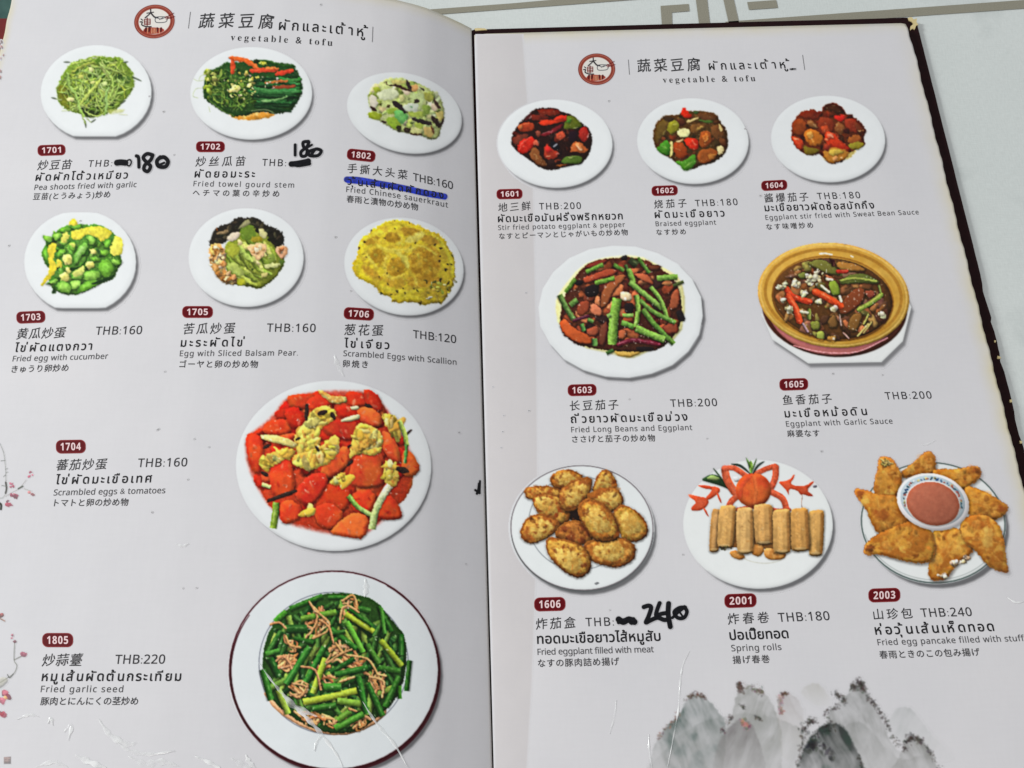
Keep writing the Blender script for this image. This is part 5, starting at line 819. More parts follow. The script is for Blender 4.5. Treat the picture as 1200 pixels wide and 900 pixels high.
def d2003(c):
    c.plate(1093.5, 613, 84.5, 70.5, 6, col=(230, 233, 231), sh=(5, 6)); c.ring(1093.5, 612.6, 84.3, 70.3, 6, 1.7, (66, 84, 80), .95); c.ring(1092.8, 611.4, 81.8, 68, 6, .8, (120, 132, 128), .6, 20, 160)
    c.frame(1000, 525, 5.143)
    def tri(p, col=(206, 138, 46), c2=(184, 110, 34), dk=None):
        q = np.asarray(p, float); m = q.mean(0); p = [tuple(v) for v in m + (q - m) * 1.05]
        Q = [(x + 12, y + 16) for x, y in p]; c.poly(Q, (60, 50, 46), al=.35, soft=4, ed=0, tex=0, ao=0)
        c.poly(p, col, c2=c2, tex=.12, ts=4.5, ed=.4, ew=3.5, hl=.08, hc=(244, 200, 110), ao=.45, aor=2.2, rim=(160, 94, 30), rw=.7, rag=1.3)
        c.chunks(p, [(226, 168, 74), (186, 116, 38), (214, 146, 52)], 22, (14, 34), (.3, .8), al=.35, ao=0, ed=0, soft=2)
        q = np.asarray(p, float); m = q.mean(0)
        for i in range(5):
            a, b = q[c.rd.randrange(len(q))], q[c.rd.randrange(len(q))]; c.stroke([m + (a - m) * .75, m + (b - a) * .1, m + (b - m) * .65], 10, (222, 160, 66), al=.25, ao=0, hl=.1, ed=.1, soft=2)
        c.chunks(p, [(150, 84, 24), (166, 96, 30)], 8, (8, 22), (.3, .7), al=.5, ao=0, ed=0, soft=1.6)
        if dk: c.chunk(dk[0], dk[1], 26, .8, 20, (150, 72, 26), al=.75, ao=0, ed=0, soft=3.5, rag=2)
    tri([(288, 150), (400, 60), (430, 25), (465, 28), (490, 70), (485, 150), (400, 165), (320, 175)], (192, 122, 40))
    tri([(495, 130), (620, 130), (700, 115), (745, 112), (765, 160), (720, 205), (650, 250), (560, 200), (490, 165)], dk=(748, 140))
    tri([(155, 65), (200, 60), (240, 75), (265, 130), (290, 170), (270, 280), (200, 290), (130, 280), (130, 200), (150, 130)]); c.pile([(160, 65), (235, 70), (235, 105), (170, 110)], [(196, 166, 90), (168, 140, 66)], 14, (15, 40), (6, 12))
    tri([(690, 235), (760, 255), (850, 300), (920, 345), (918, 380), (860, 425), (780, 430), (700, 400), (670, 300)], dk=(900, 365))
    tri([(15, 255), (60, 255), (140, 285), (260, 290), (320, 400), (330, 440), (200, 500), (140, 500), (110, 440), (80, 360), (30, 310)], (200, 130, 44), dk=(40, 275)); c.poly([(120, 380), (200, 370), (220, 420), (160, 440)], (150, 66, 22), al=.5, soft=6, rag=3, ed=0, ao=0)
    tri([(480, 520), (560, 490), (640, 500), (710, 590), (700, 640), (620, 690), (560, 780), (480, 785), (460, 740), (475, 640)], (212, 150, 56))
    c.chunks([(590, 690), (690, 640), (700, 670), (610, 725)], [(230, 206, 178), (220, 180, 140)], 14, (10, 20), ao=.2, hl=.2); c.chunks([(480, 765), (560, 755), (560, 790)], [(232, 204, 170)], 8, (8, 16), ao=.2)
    tri([(650, 480), (700, 420), (800, 415), (870, 470), (900, 560), (915, 680), (930, 740), (860, 730), (800, 690), (740, 610), (680, 570)], (212, 152, 58)); c.poly([(710, 450), (790, 440), (790, 480), (730, 500)], (172, 92, 30), al=.5, soft=6, rag=3, ed=0, ao=0); c.poly([(790, 470), (850, 500), (830, 600), (780, 590)], (222, 184, 90), al=.5, soft=6, rag=3, ed=0, ao=0)
    tri([(80, 590), (130, 540), (250, 480), (340, 450), (450, 490), (475, 600), (460, 670), (400, 690), (300, 675), (150, 630), (110, 650), (80, 630)], (210, 146, 50), dk=(100, 610))
    fr = c.ell(480, 325, 218, 166, 16, n=36); c.poly(fr, (236, 232, 232), tex=.02, ed=.18, ew=3, ao=.5, aor=3)
    c.poly(c.ell(478, 318, 196, 146, 16, n=36), (176, 190, 196), tex=.05, ed=.1, ao=0)
    for i in range(74):
        t = math.radians(i * 360 / 74 + c.rd.uniform(-2, 2)); g = math.radians(16); q = c.rd.uniform(.86, .93); x, y = 196 * q * math.cos(t), 146 * q * math.sin(t)
        c.chunk(478 + x * math.cos(g) - y * math.sin(g), 318 + x * math.sin(g) + y * math.cos(g), c.rd.uniform(6, 12), .6, c.rd.uniform(0, 180), c.rd.choice([(56, 78, 112), (94, 122, 150), (170, 104, 92), (214, 220, 222), (70, 100, 110), (190, 176, 120)]), ao=0, ed=.1)
    c.poly(c.ell(480, 336, 166, 134, 16, n=36), (222, 224, 220), ao=0, ed=.1, tex=.02)
    c.poly(c.ell(480, 336, 160, 128, 16, n=36), (178, 98, 72), c2=(182, 102, 75), tex=.02, ed=.14, ew=4, ao=.1)

dish(40, 48, 188, 172, 'L', 'printed plate of fine green pea shoots', d1701, seed=2)
dish(214, 48, 376, 173, 'L', 'printed plate of green stems topped with orange chilli strips', d1702, seed=3)
dish(400, 74, 552, 194, 'L', 'printed plate of pale cabbage with dark mushroom strips', d1802, seed=4)
dish(20, 240, 170, 374, 'L', 'printed plate of cucumber with yellow egg', d1703, seed=5)
dish(214, 237, 366, 370, 'L', 'printed plate of bitter gourd with egg and black fungus', d1705, seed=6)
dish(398, 246, 552, 382, 'L', 'printed plate holding a round golden scallion omelette', d1706, seed=7)
dish(268, 436, 518, 662, 'L', 'large printed plate of red tomato chunks with scrambled egg', d1704, seed=8)
dish(258, 658, 532, 918, 'L', 'large printed plate with dark maroon rim holding green garlic stems and shredded pork', d1805, seed=9)
dish(577, 110, 728, 230, 'R', 'printed plate of dark eggplant with red and green pepper', d1601, seed=10)
dish(740, 108, 888, 226, 'R', 'printed plate of braised eggplant with garlic and green pepper', d1602, seed=11)
dish(897, 106, 1048, 224, 'R', 'printed plate of glossy red brown eggplant chunks', d1604, seed=12)
dish(622, 280, 838, 456, 'R', 'printed plate of long beans and eggplant with dried chilli', d1603, seed=13)
dish(880, 278, 1082, 440, 'R', 'printed yellow clay bowl of eggplant stew on a white plate', d1605, seed=14)
dish(590, 538, 780, 708, 'R', 'printed plate of golden fried eggplant slices', d1606, seed=15)
dish(794, 532, 988, 704, 'R', 'printed plate of spring rolls with carved tomato flower', d2001, seed=16)
dish(998, 526, 1196, 702, 'R', 'printed plate of folded fried pancakes round a bowl of pink sauce', d2003, seed=17)

# ------------------------------------------------------------------ logos, paintings, handwriting: also flat print or ink
def logo(side, cx, cy, rx, ry, ang):
    c = Cv(cx - rx - 6, cy - ry - 5, cx + rx + 8, cy + ry + 5, 2.6, 5)
    R = (142, 60, 46); DR = (104, 28, 26)
    c.poly(c.ell(cx, cy, rx, ry, ang, n=40), R, ed=0, tex=.1, dr=0, ao=0, soft=.8)
    c.ring(cx, cy, rx * .93, ry * .93, ang, .7, (196, 130, 112), .7); c.ring(cx, cy, rx * .99, ry * .99, ang, .6, DR, .6)
    c.poly(c.ell(cx, cy, rx * .78, ry * .76, ang, n=40), (222, 218, 210), ed=0, tex=.02, dr=0, ao=0, soft=.8)
    s = rx / 24.0
    def q(a, w, col, **k): c.stroke([(cx + x * s, cy + y * s * ry / rx * 1.2) for x, y in a], w * s, col, hl=0, ed=.0, ao=0, soft=.7, tex=.1, **k)
    K = (44, 40, 44)
    q([(-9, -10), (-1, -11.2)], 1.2, K); q([(-4.5, -14.5), (-5, -10), (-11, -4.5)], 1.5, K); q([(-4, -10), (0, -5.5), (4, -4.6)], 1.8, K)
    q([(-16, -3), (-14, -1.6)], 1.2, K); q([(-17, .5), (-14.5, .6), (-15, 4), (-10, 6), (-4, 6.2)], 1.5, K)
    for y in (-2.6, -.4, 1.8, 3.6): q([(-12, y), (-5, y - .3)], 1.0, DR)
    q([(-8.6, -4.2), (-8.6, 4.6)], 1.3, DR); q([(-12, -2), (-12, 2.4)], 1.0, DR); q([(-5, -2), (-5, 2.4)], 1.0, DR)
    q([(1, -4), (4, -5.6), (14, -5.4), (15.5, -3.4), (13, .6), (3, 1.2), (.8, -1.5), (1.4, -4)], .9, (70, 74, 80)); q([(4, -4), (8, -3), (12, -4.6)], .8, (90, 90, 96)); q([(6, -2.4), (10, -4.6)], .8, (60, 60, 66))
    for a in [[(13, -4.5), (23, -10)], [(14, -3), (24, -6)], [(14, -6), (20, -3.4)]]: q(a, 1.1, DR)
    P = [(-13, 13), (-12, 9.5), (-8, 8.4), (-5, 7.6), (3, 8), (9, 9), (11, 10.5), (11, 12), (6, 15), (-3, 16), (-9, 15.4)]
    c.poly([(cx + x * s, cy + y * s * ry / rx * 1.12) for x, y in P], (158, 62, 46), ed=0, tex=.2, ao=0, dr=0, soft=.8)
    for x in (-10, -6, 3.5, 8): q([(x, 8.2), (x - .6, 11.4)], 2.6, (84, 20, 20))
    for x in (-8, -3.5, -1.6, .2, 2, 6): q([(x, 8.4), (x, 14)], .7, (218, 170, 130))
    c.build('printed_logo', side, LP if side == 'L' else RP, 'round red restaurant emblem with chopsticks and bowl')
logo('L', 181, 25.3, 23.6, 19.5, -8); logo('R', 699.2, 81.2, 21.5, 18.3, 0)

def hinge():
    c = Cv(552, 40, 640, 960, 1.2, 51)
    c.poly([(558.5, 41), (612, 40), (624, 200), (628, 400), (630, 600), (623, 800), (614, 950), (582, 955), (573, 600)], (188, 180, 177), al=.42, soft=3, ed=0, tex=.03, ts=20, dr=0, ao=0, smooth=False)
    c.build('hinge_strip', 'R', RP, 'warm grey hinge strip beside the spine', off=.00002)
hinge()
def mountains():
    c = Cv(750, 786, 1125, 940, 1.15, 21); c.frame(740, 780, 3.077); rd = c.rd
    def peak(P, top, bot, fade0, fade1, dens=1.0, seed=0, tint=None, streak=9):
        p = spline(c.T(P), True, 6); r = c.box(p.min(0), p.max(0), 2); sl, X, Y = r; q = np.roll(p, -1, 0); ins = np.zeros(X.shape, bool); d2 = np.full(X.shape, 1e9)
        for (ax, ay), (bx, by) in zip(p, q):
            ex, ey = bx - ax, by - ay; L = ex * ex + ey * ey + 1e-9; t = np.clip(((X - ax) * ex + (Y - ay) * ey) / L, 0, 1); d2 = np.minimum(d2, (X - ax - t * ex) ** 2 + (Y - ay - t * ey) ** 2)
            if ay != by: ins ^= ((ay > Y) != (by > Y)) & (X < ex * (Y - ay) / ey + ax)
        d = np.sqrt(d2) * np.where(ins, 1, -1) + (fbm(X / 3.4, Y / 3.4, seed + 9) - .5) * 3.4; f0 = fade0 / c.k + c.o[1]; f1 = fade1 / c.k + c.o[1]
        g = 1 - sm((Y - f0) / (f1 - f0)); xx = X + (vn(X / 20, Y / 26, seed) - .5) * 8
        st = fbm(xx / 8 - (Y - f0) * .05 * (1 if seed % 4 == 3 else -1), Y / streak / 3.0, seed + 2); wash = fbm(X / 14, Y / 14, seed + 5)
        al = .98 * dens * (.45 + .6 * g) * (.55 + .65 * sm((st - .15) * 1.5)) * (.5 + .85 * wash) + .15 * sm(1 - d / 4.0) * g
        cc = np.asarray(top, float) * g[..., None] + np.asarray(bot, float) * (1 - g[..., None])
        if tint is not None: m = sm((wash - .5) * 4)[..., None] * .6; cc = cc * (1 - m) + np.asarray(tint, float) * m
        c.comp(sl, cc, al * sm(d / 3.6 + .2))
    def dabs(pts, n, r, col, spread=6):
        q = spline(c.T(pts), False, 6)
        for _ in range(int(n * 2.2)):
            x, y = q[rd.randrange(len(q))]; fr = (c.o, c.k); c.frame(0, 0, 1)
            c.chunk(x + rd.gauss(0, spread / 3.), y + rd.gauss(0, spread / 3.), rd.uniform(r * .3, r * .8), .7, rd.uniform(0, 180), [v * rd.uniform(.8, 1.3) for v in col], nv=6, rough=.4, ao=0, ed=0, soft=1.5, al=rd.uniform(.25, .62), dr=0)
            c.o, c.k = fr
    peak([(70, 480), (120, 300), (260, 200), (420, 170), (560, 200), (700, 260), (820, 200), (960, 330), (1060, 330), (1120, 480)], (150, 152, 150), (168, 168, 166), 180, 520, .42, 41)
    peak([(610, 95), (650, 62), (690, 75), (722, 130), (690, 150), (650, 140)], (180, 178, 170), (196, 195, 190), 60, 170, .45, 3)
    peak([(920, 240), (945, 165), (985, 145), (1020, 165), (1080, 240), (1160, 330), (1100, 340), (1000, 300)], (168, 172, 170), (190, 192, 190), 150, 340, .5, 5)
    peak([(60, 400), (75, 300), (110, 235), (170, 170), (200, 120), (230, 100), (270, 115), (320, 170), (345, 230), (330, 400), (300, 470), (60, 470)], (112, 122, 118), (150, 150, 146), 120, 480, .85, 11, tint=(96, 112, 108))
    peak([(300, 400), (310, 290), (355, 190), (375, 110), (400, 75), (450, 85), (500, 120), (540, 220), (545, 340), (520, 470), (300, 470)], (140, 142, 136), (160, 160, 156), 70, 480, .72, 13)
    peak([(300, 470), (300, 310), (350, 220), (400, 190), (440, 220), (480, 330), (480, 470)], (128, 124, 124), (150, 148, 146), 190, 440, .7, 17)
    peak([(525, 200), (530, 110), (555, 92), (600, 120), (625, 190), (600, 330), (540, 330)], (160, 152, 148), (196, 194, 188), 90, 330, .5, 19)
    peak([(700, 210), (740, 140), (790, 90), (830, 60), (870, 130), (910, 200), (940, 280), (980, 330), (960, 470), (700, 470)], (120, 122, 118), (166, 166, 162), 60, 480, .74, 23)
    peak([(590, 470), (600, 350), (640, 260), (700, 210), (760, 215), (810, 290), (845, 380), (850, 470)], (56, 60, 58), (120, 122, 120), 200, 470, 1.05, 27, tint=(52, 72, 62), streak=14)
    peak([(900, 470), (960, 330), (1000, 270), (1040, 255), (1080, 310), (1120, 400), (1130, 470)], (128, 128, 124), (158, 158, 154), 250, 480, .72, 31)
    K = (60, 54, 48); B = (88, 66, 54)
    dabs([(205, 118), (230, 102), (265, 115)], 34, 2.6, B, 5); dabs([(95, 262), (112, 235), (150, 205), (170, 175)], 26, 2.0, (120, 84, 76), 5); dabs([(385, 65), (395, 90)], 34, 2.8, B, 6); dabs([(420, 75), (470, 95)], 30, 2.6, (104, 92, 82), 6)
    dabs([(325, 240), (350, 200), (362, 185)], 28, 2.0, (74, 62, 58), 5); dabs([(395, 142), (410, 150)], 10, 2, K, 4); dabs([(450, 185), (470, 195)], 12, 2, K, 4); dabs([(545, 105), (560, 100)], 20, 2.4, B, 4); dabs([(535, 115), (540, 170)], 22, 2.8, (136, 104, 96), 5); dabs([(400, 200), (420, 225)], 16, 4, (150, 118, 112), 6)
    dabs([(800, 80), (820, 60), (840, 90)], 60, 3.0, K, 7); dabs([(735, 105), (755, 110), (770, 130)], 40, 2.4, K, 6); dabs([(700, 180), (715, 160), (740, 150)], 30, 2.2, K, 6); dabs([(850, 105), (885, 150), (910, 190), (930, 230)], 50, 2.4, K, 5); dabs([(620, 240), (635, 205), (660, 200)], 46, 2.6, K, 7); dabs([(600, 360), (612, 300), (625, 260)], 34, 2.0, K, 5)
    dabs([(660, 250), (700, 220), (740, 215)], 30, 2.6, (44, 46, 42), 8); dabs([(940, 255), (965, 285), (990, 300)], 24, 2.0, K, 5); dabs([(990, 275), (1015, 258), (1050, 275)], 50, 2.8, (56, 50, 46), 6); dabs([(1060, 290), (1095, 340), (1120, 390)], 26, 2.0, K, 4); dabs([(820, 330), (845, 400)], 20, 2.0, K, 5)
    dabs([(640, 300), (680, 280), (720, 330)], 26, 5, (40, 44, 42), 12)
    c.build('printed_mountains', 'R', RP, 'printed ink wash mountains with dark pine clusters')
mountains()

def blossoms():
    c = Cv(-20, 515, 46, 605, 1.8, 31); c.frame(0, 520, 9); k = dict(hl=0, ed=.1, ao=0, soft=.8)
    c.stroke([(0, 0), (38, 90), (52, 180), (62, 300), (62, 420), (68, 500), (30, 570), (-40, 570)], 10, (150, 152, 148), al=.75, **k); c.stroke([(62, 410), (70, 470), (60, 520)], 22, (60, 58, 52), al=.85, **k)
    for a in [[(10, 180), (55, 178)], [(60, 270), (76, 262)], [(58, 330), (40, 346)], [(65, 310), (78, 300)], [(66, 450), (20, 440)]]: c.stroke(a, 9, (120, 124, 118), al=.8, **k)
    c.stroke([(60, 555), (120, 520), (190, 480), (240, 430), (275, 385)], 6, (140, 130, 120), al=.7, **k); c.stroke([(195, 475), (240, 450)], 20, (70, 78, 62), al=.85, **k); c.stroke([(255, 475), (330, 500)], 6, (140, 140, 120), al=.7, **k); c.stroke([(-30, 620), (10, 640), (10, 690)], 26, (48, 52, 44), **k)
    for x, y, r, col in [(322, 300, 18, (150, 60, 84)), (312, 345, 22, (176, 66, 96)), (345, 328, 14, (190, 110, 130)), (120, 425, 22, (190, 96, 120)), (135, 450, 18, (170, 60, 90)), (118, 540, 20, (150, 40, 74)), (165, 555, 30, (176, 56, 90)), (150, 530, 16, (190, 90, 110)), (312, 515, 18, (196, 120, 120)), (345, 535, 20, (190, 104, 110)), (95, 640, 34, (172, 44, 76)), (80, 610, 16, (120, 60, 80)), (110, 455, 14, (186, 80, 110))]:
        c.chunk(x, y, r, .8, 20, col, ao=0, ed=.1, soft=.9, al=.85)
    c.build('printed_blossom', 'L', LP, 'printed plum blossom twig at the left margin')
    c = Cv(-20, 710, 40, 900, 1.6, 33); c.frame(0, 700, 4.5)
    c.stroke([(-30, 95), (25, 125)], 8, (150, 110, 90), al=.8, **k); c.chunk(5, 95, 14, .9, 0, (176, 80, 76), ao=0, al=.85)
    c.stroke([(78, 235), (75, 330), (90, 360), (75, 400), (40, 425), (0, 450), (-40, 470)], 6, (120, 122, 112), al=.75, **k); c.stroke([(75, 330), (115, 310)], 6, (110, 110, 100), al=.8, **k); c.stroke([(40, 408), (52, 425), (70, 405)], 6, (70, 72, 66), al=.8, **k); c.poly([(-20, 440), (20, 420), (45, 440), (10, 475), (-20, 480)], (170, 168, 150), al=.6, ao=0, soft=2)
    for x, y, r, col in [(66, 200, 8, (206, 120, 140)), (62, 215, 6, (196, 110, 130)), (80, 232, 10, (120, 70, 80)), (122, 300, 20, (190, 88, 116)), (25, 505, 22, (206, 100, 120)), (45, 525, 18, (160, 40, 76)), (10, 545, 22, (206, 106, 126)), (30, 530, 10, (230, 190, 120)), (20, 620, 20, (170, 60, 84)), (5, 612, 14, (196, 90, 100))]: c.chunk(x, y, r, .8, 30, col, ao=0, ed=.1, soft=.9, al=.85)
    c.poly([(20, 842), (58, 840), (58, 878), (20, 878)], (120, 92, 88), al=.7, ao=0, smooth=False, tex=.3)
    for a in [[(25, 850), (52, 850)], [(25, 862), (52, 862)], [(38, 846), (38, 874)]]: c.stroke(a, 3, (196, 176, 168), al=.8, **k)
    c.build('printed_blossom', 'L', LP, 'printed plum blossom twig and red seal low on the left margin')
    c = Cv(-6, 44, 12, 106, 1.6, 35)
    for x, y, r in [(2, 49, 2), (2.4, 55, 2.2), (4.4, 65, 2), (1, 69, 1.6), (.6, 84, 2.4), (.4, 91, 2.2)]: c.chunk(x, y, r, .6, 70, (156, 92, 74), ao=0, soft=1, al=.7)
    c.build('printed_blossom', 'L', LP, 'faded red brown print at the worn page edge')
blossoms()

def ink(side, box, paths, w, label, col=(16, 16, 20), name='handwritten_price', al=1, off=.00014):
    c = Cv(*box, 2.2, 41)
    for p in paths:
        ww = w
        if isinstance(p, tuple): ww, p = p
        c.stroke(p, ww * (1.22 if name == 'handwritten_price' and ww < 6 else 1), col, hl=.10 if name == 'handwritten_price' else 0, hc=(90, 90, 100), ed=0, ao=0, tex=.3, soft=.9, al=al)
    c.build(name, side, LP if side == 'L' else RP, label, off=off)
Z = lambda ox, oy, pts, k=4.0: [(ox + x / k, oy + y / k) for x, y in pts]
ink('L', (130, 174, 203, 207), [(7.5, Z(0, 0, [(549, 764), (566, 762), (588, 764)])), (1.8, Z(0, 0, [(598, 776), (596, 756), (610, 750), (616, 762), (608, 778), (598, 776)])), (3.6, Z(0, 0, [(640, 732), (650, 740), (652, 784)])),
    (3.9, Z(0, 0, [(716, 728), (690, 722), (672, 740), (688, 762), (706, 780), (694, 804), (676, 796), (680, 774), (706, 752), (716, 730)])), (4.2, Z(0, 0, [(752, 738), (736, 756), (744, 780), (776, 782), (788, 758), (770, 738), (748, 742)])), (2.5, Z(0, 0, [(740, 776), (770, 764)]))], 3, 'black marker 180 beside a scribbled out price')
ink('L', (330, 160, 384, 200), [(7.0, Z(300, 0, [(166, 770), (190, 768), (232, 760), (245, 756)])), (4.0, Z(300, 0, [(175, 770), (200, 776), (250, 768)])), (3.2, Z(300, 0, [(184, 680), (184, 728)])),
    (3.5, Z(300, 0, [(246, 664), (222, 668), (224, 690), (240, 704), (234, 730), (214, 732), (212, 712), (238, 690), (248, 668)])), (3.5, Z(300, 0, [(274, 702), (248, 712), (252, 730), (290, 730), (306, 708), (280, 700), (262, 722)])), (2.5, Z(300, 0, [(246, 690), (262, 680)]))], 3, 'black marker 180 above a scribbled out price')
ink('R', (716, 700, 812, 740), [(7.6, Z(600, 675, [(500, 204), (522, 216), (548, 204), (574, 216)])), (4.0, Z(600, 675, [(500, 218), (530, 206), (575, 212)])), (2.0, Z(600, 675, [(556, 200), (548, 214), (560, 226), (578, 216), (572, 198), (556, 200)])),
    (4.6, Z(600, 675, [(618, 146), (640, 140), (652, 150), (640, 190), (628, 218), (650, 208), (682, 196), (712, 206), (732, 204)])), (4.4, Z(600, 675, [(692, 128), (680, 160), (676, 186), (700, 178), (726, 174)])), (5.2, Z(600, 675, [(734, 130), (732, 180), (742, 238)])),
    (4.0, Z(600, 675, [(812, 148), (784, 150), (760, 170), (776, 196), (806, 196), (820, 168), (808, 146)])), (3.2, Z(600, 675, [(752, 196), (780, 170), (806, 150)])), (2.2, Z(600, 675, [(782, 164), (800, 190)]))], 3, 'black marker 240 after a scribbled out price')
ink('L', (553, 560, 569, 585), [(3.4, Z(300, 450, [(1046, 468), (1042, 500), (1036, 514)])), (2.8, Z(300, 450, [(1050, 456), (1048, 512)])), (3, Z(300, 450, [(1028, 498), (1048, 512)]))], 3, 'black ink blot by the spine', name='ink_blot')
ink('L', (400, 203, 530, 238), [(7.4, [(406.5, 210.5), (420, 211), (440, 214.5), (470, 220), (500, 226.5), (521, 230.5)]), (2.4, [(407, 213.5), (440, 217), (470, 222.5), (500, 229.5), (522, 233)])], 7, 'blue marker stroke over one Thai line', col=(26, 48, 168), name='marker_stroke', al=.97, off=.00007)
dots = {'L': [(10.5, 288), (94, 259), (175, 113), (191.5, 131), (204, 181.5), (184, 504), (186, 503), (227.5, 514.5), (245, 524), (178, 600.5), (214.5, 689.5), (230, 689), (376, 5.5), (193, 435.5), (411, 341), (393, 278), (546, 661), (220, 562), (538, 507)],
        'R': [(713.5, 118.5), (873, 151), (737.5, 468), (619.5, 481.5), (577.5, 453.5), (587, 524.5), (589, 506), (590, 487), (828.5, 514), (962.5, 529), (714.5, 715), (616, 343), (976, 438), (725, 487), (928.5, 81.2), (890.8, 229.5), (1034, 9.5 + 430), (800, 650)]}
for sd, L in dots.items():
    for j, (x, y) in enumerate(L):
        r = .8 if j % 3 else 1.3
        ink(sd, (x - 3, y - 3, x + 4, y + 3), [(r, [(x - .3, y + .1), (x + .4 + .5 * (j % 2), y - .2)])], r, None, col=(70, 66, 62) if j % 4 else (40, 38, 36), name='speck', al=.6)
ink('R', (922, 78, 938, 84), [(1.8, [(926, 81.3), (932, 81)])], 1.8, None, name='speck', col=(40, 40, 42))

# ------------------------------------------------------------------ lettering
FC = bpy.data.curves.new('lettering', 'FONT'); FO = bpy.data.objects.new('lettering', FC); sc.collection.objects.link(FO)
def mapch(s, up, lo, dg):
    r = ''
    for ch in s:
        if 'A' <= ch <= 'Z': r += chr(up + ord(ch) - 65)
        elif 'a' <= ch <= 'z': r += chr(lo + ord(ch) - 97)
        elif '0' <= ch <= '9': r += chr(dg + ord(ch) - 48)
        else: r += ch
    return r
SANS = (0x1D5A0, 0x1D5BA, 0x1D7E2); SANSB = (0x1D5D4, 0x1D5EE, 0x1D7EC); SERIF = (0x1D400, 0x1D41A, 0x1D7CE)
def native(s, sp, off):
    FC.body = s; FC.space_character = sp; FC.offset = off; FC.resolution_u = 3
    dg = bpy.context.evaluated_depsgraph_get(); e = FO.evaluated_get(dg); me = bpy.data.meshes.new_from_object(e)
    v = np.empty(len(me.vertices) * 3, np.float32); me.vertices.foreach_get('co', v); f = [tuple(p.vertices) for p in me.polygons]; bpy.data.meshes.remove(me)
    return v.reshape(-1, 3)[:, :2], f
_cl = {}
def cluster(loops):
    key = tuple(tuple(np.round((a - loops[0][0]).ravel(), 4)) for a in loops)
    o = loops[0][0]
    if key not in _cl:
        L2 = [a - o for a in loops]; V = []; Ed = []
        for a in L2:
            s0 = len(V); V += [Vector(p) for p in a.tolist()]; Ed += [(s0 + i, s0 + (i + 1) % len(a)) for i in range(len(a))]
        r = delaunay_2d_cdt(V, Ed, [], 0, 1e-5); vv = np.array([tuple(x) for x in r[0]]); ff = np.array([f for f in r[2] if len(f) == 3]); cen = vv[ff].mean(1); wn = np.zeros(len(cen))
        for a in L2:
            b = np.roll(a, -1, 0); x, y = cen[:, 0:1], cen[:, 1:2]; up = (a[:, 1] <= y) & (b[:, 1] > y); dn = (a[:, 1] > y) & (b[:, 1] <= y)
            cr = (b[:, 0] - a[:, 0]) * (y - a[:, 1]) - (x - a[:, 0]) * (b[:, 1] - a[:, 1]); wn += (up & (cr > 0)).sum(1) - (dn & (cr < 0)).sum(1)
        _cl[key] = (vv, ff[wn != 0])
    vv, ff = _cl[key]; return vv + o, ff
def outlined(s, sp, bold):
    """Thai letters have overlapping contours: fill them by winding number"""
    FC.body = s; FC.space_character = sp; FC.offset = 0
    dg = bpy.context.evaluated_depsgraph_get(); e = FO.evaluated_get(dg); cc = e.to_curve(dg); raw = []
    for s_ in cc.splines:
        b = s_.bezier_points; n = len(b); pts = []
        for i in range(n):
            p, q = b[i], b[(i + 1) % n]
            if (p.co - q.co).length < 1e-6: continue
            st = (p.handle_right - p.co).cross(q.co - p.co).length < 1e-7 and (q.handle_left - p.co).cross(q.co - p.co).length < 1e-7
            pts += [tuple(p.co[:2])] if st else [tuple(v[:2]) for v in interpolate_bezier(p.co, p.handle_right, q.handle_left, q.co, 4)[:-1]]
        a = np.array(pts)
        if len(a) < 3: continue
        a = a[np.linalg.norm(a - np.roll(a, 1, 0), axis=1) > 1e-4]
        if len(a) < 3: continue
        raw.append(a)
    if bold:      # thicken outwards whichever way the font winds its outer contours
        loops = []; sg = 0
        for a in raw: b = np.roll(a, -1, 0); sg += (a[:, 0] * b[:, 1] - b[:, 0] * a[:, 1]).sum()
        sg = 1 if sg > 0 else -1
        for a in raw:
            ed = np.roll(a, -1, 0) - a; ed /= np.linalg.norm(ed, axis=1)[:, None]; nn = np.stack([ed[:, 1], -ed[:, 0]], 1); v = nn + np.roll(nn, 1, 0); loops.append(a + sg * v / np.maximum(np.linalg.norm(v, axis=1)[:, None], 1e-3) * bold)
    else: loops = raw
    e.to_curve_clear(); loops.sort(key=lambda a: a[:, 0].min()); V = []; F = []; cur = []; mx = -9; nv = 0
    def flush():
        nonlocal nv, cur
        if cur: vv, ff = cluster(cur); V.append(vv); F.extend((ff + nv).tolist()); nv += len(vv); cur = []
    for a in loops:
        if a[:, 0].min() > mx + .004: flush(); mx = -9
        cur.append(a); mx = max(mx, a[:, 0].max())
    flush(); return np.vstack(V), F
REF = {}
def ref(k):
    if k not in REF:
        s = {'latin': mapch('H', *SANS), 'cjk': '国', 'thai': 'บ', 'serif': mapch('x', *SERIF)}[k]; v, f = native(s, 1, 0); REF[k] = (v[:, 1].min(), v[:, 1].max())
    return REF[k]
STY = {'kai': ('cjk', .007, 'M_KAI'), 'jp': ('cjk', .013, 'M_JP'), 'thai': ('thai', .021, 'M_THAI'), 'en': ('latin', .009, 'M_EN'), 'price': ('latin', .011, 'M_KAI'), 'serif': ('serif', -.004, 'M_KAI')}
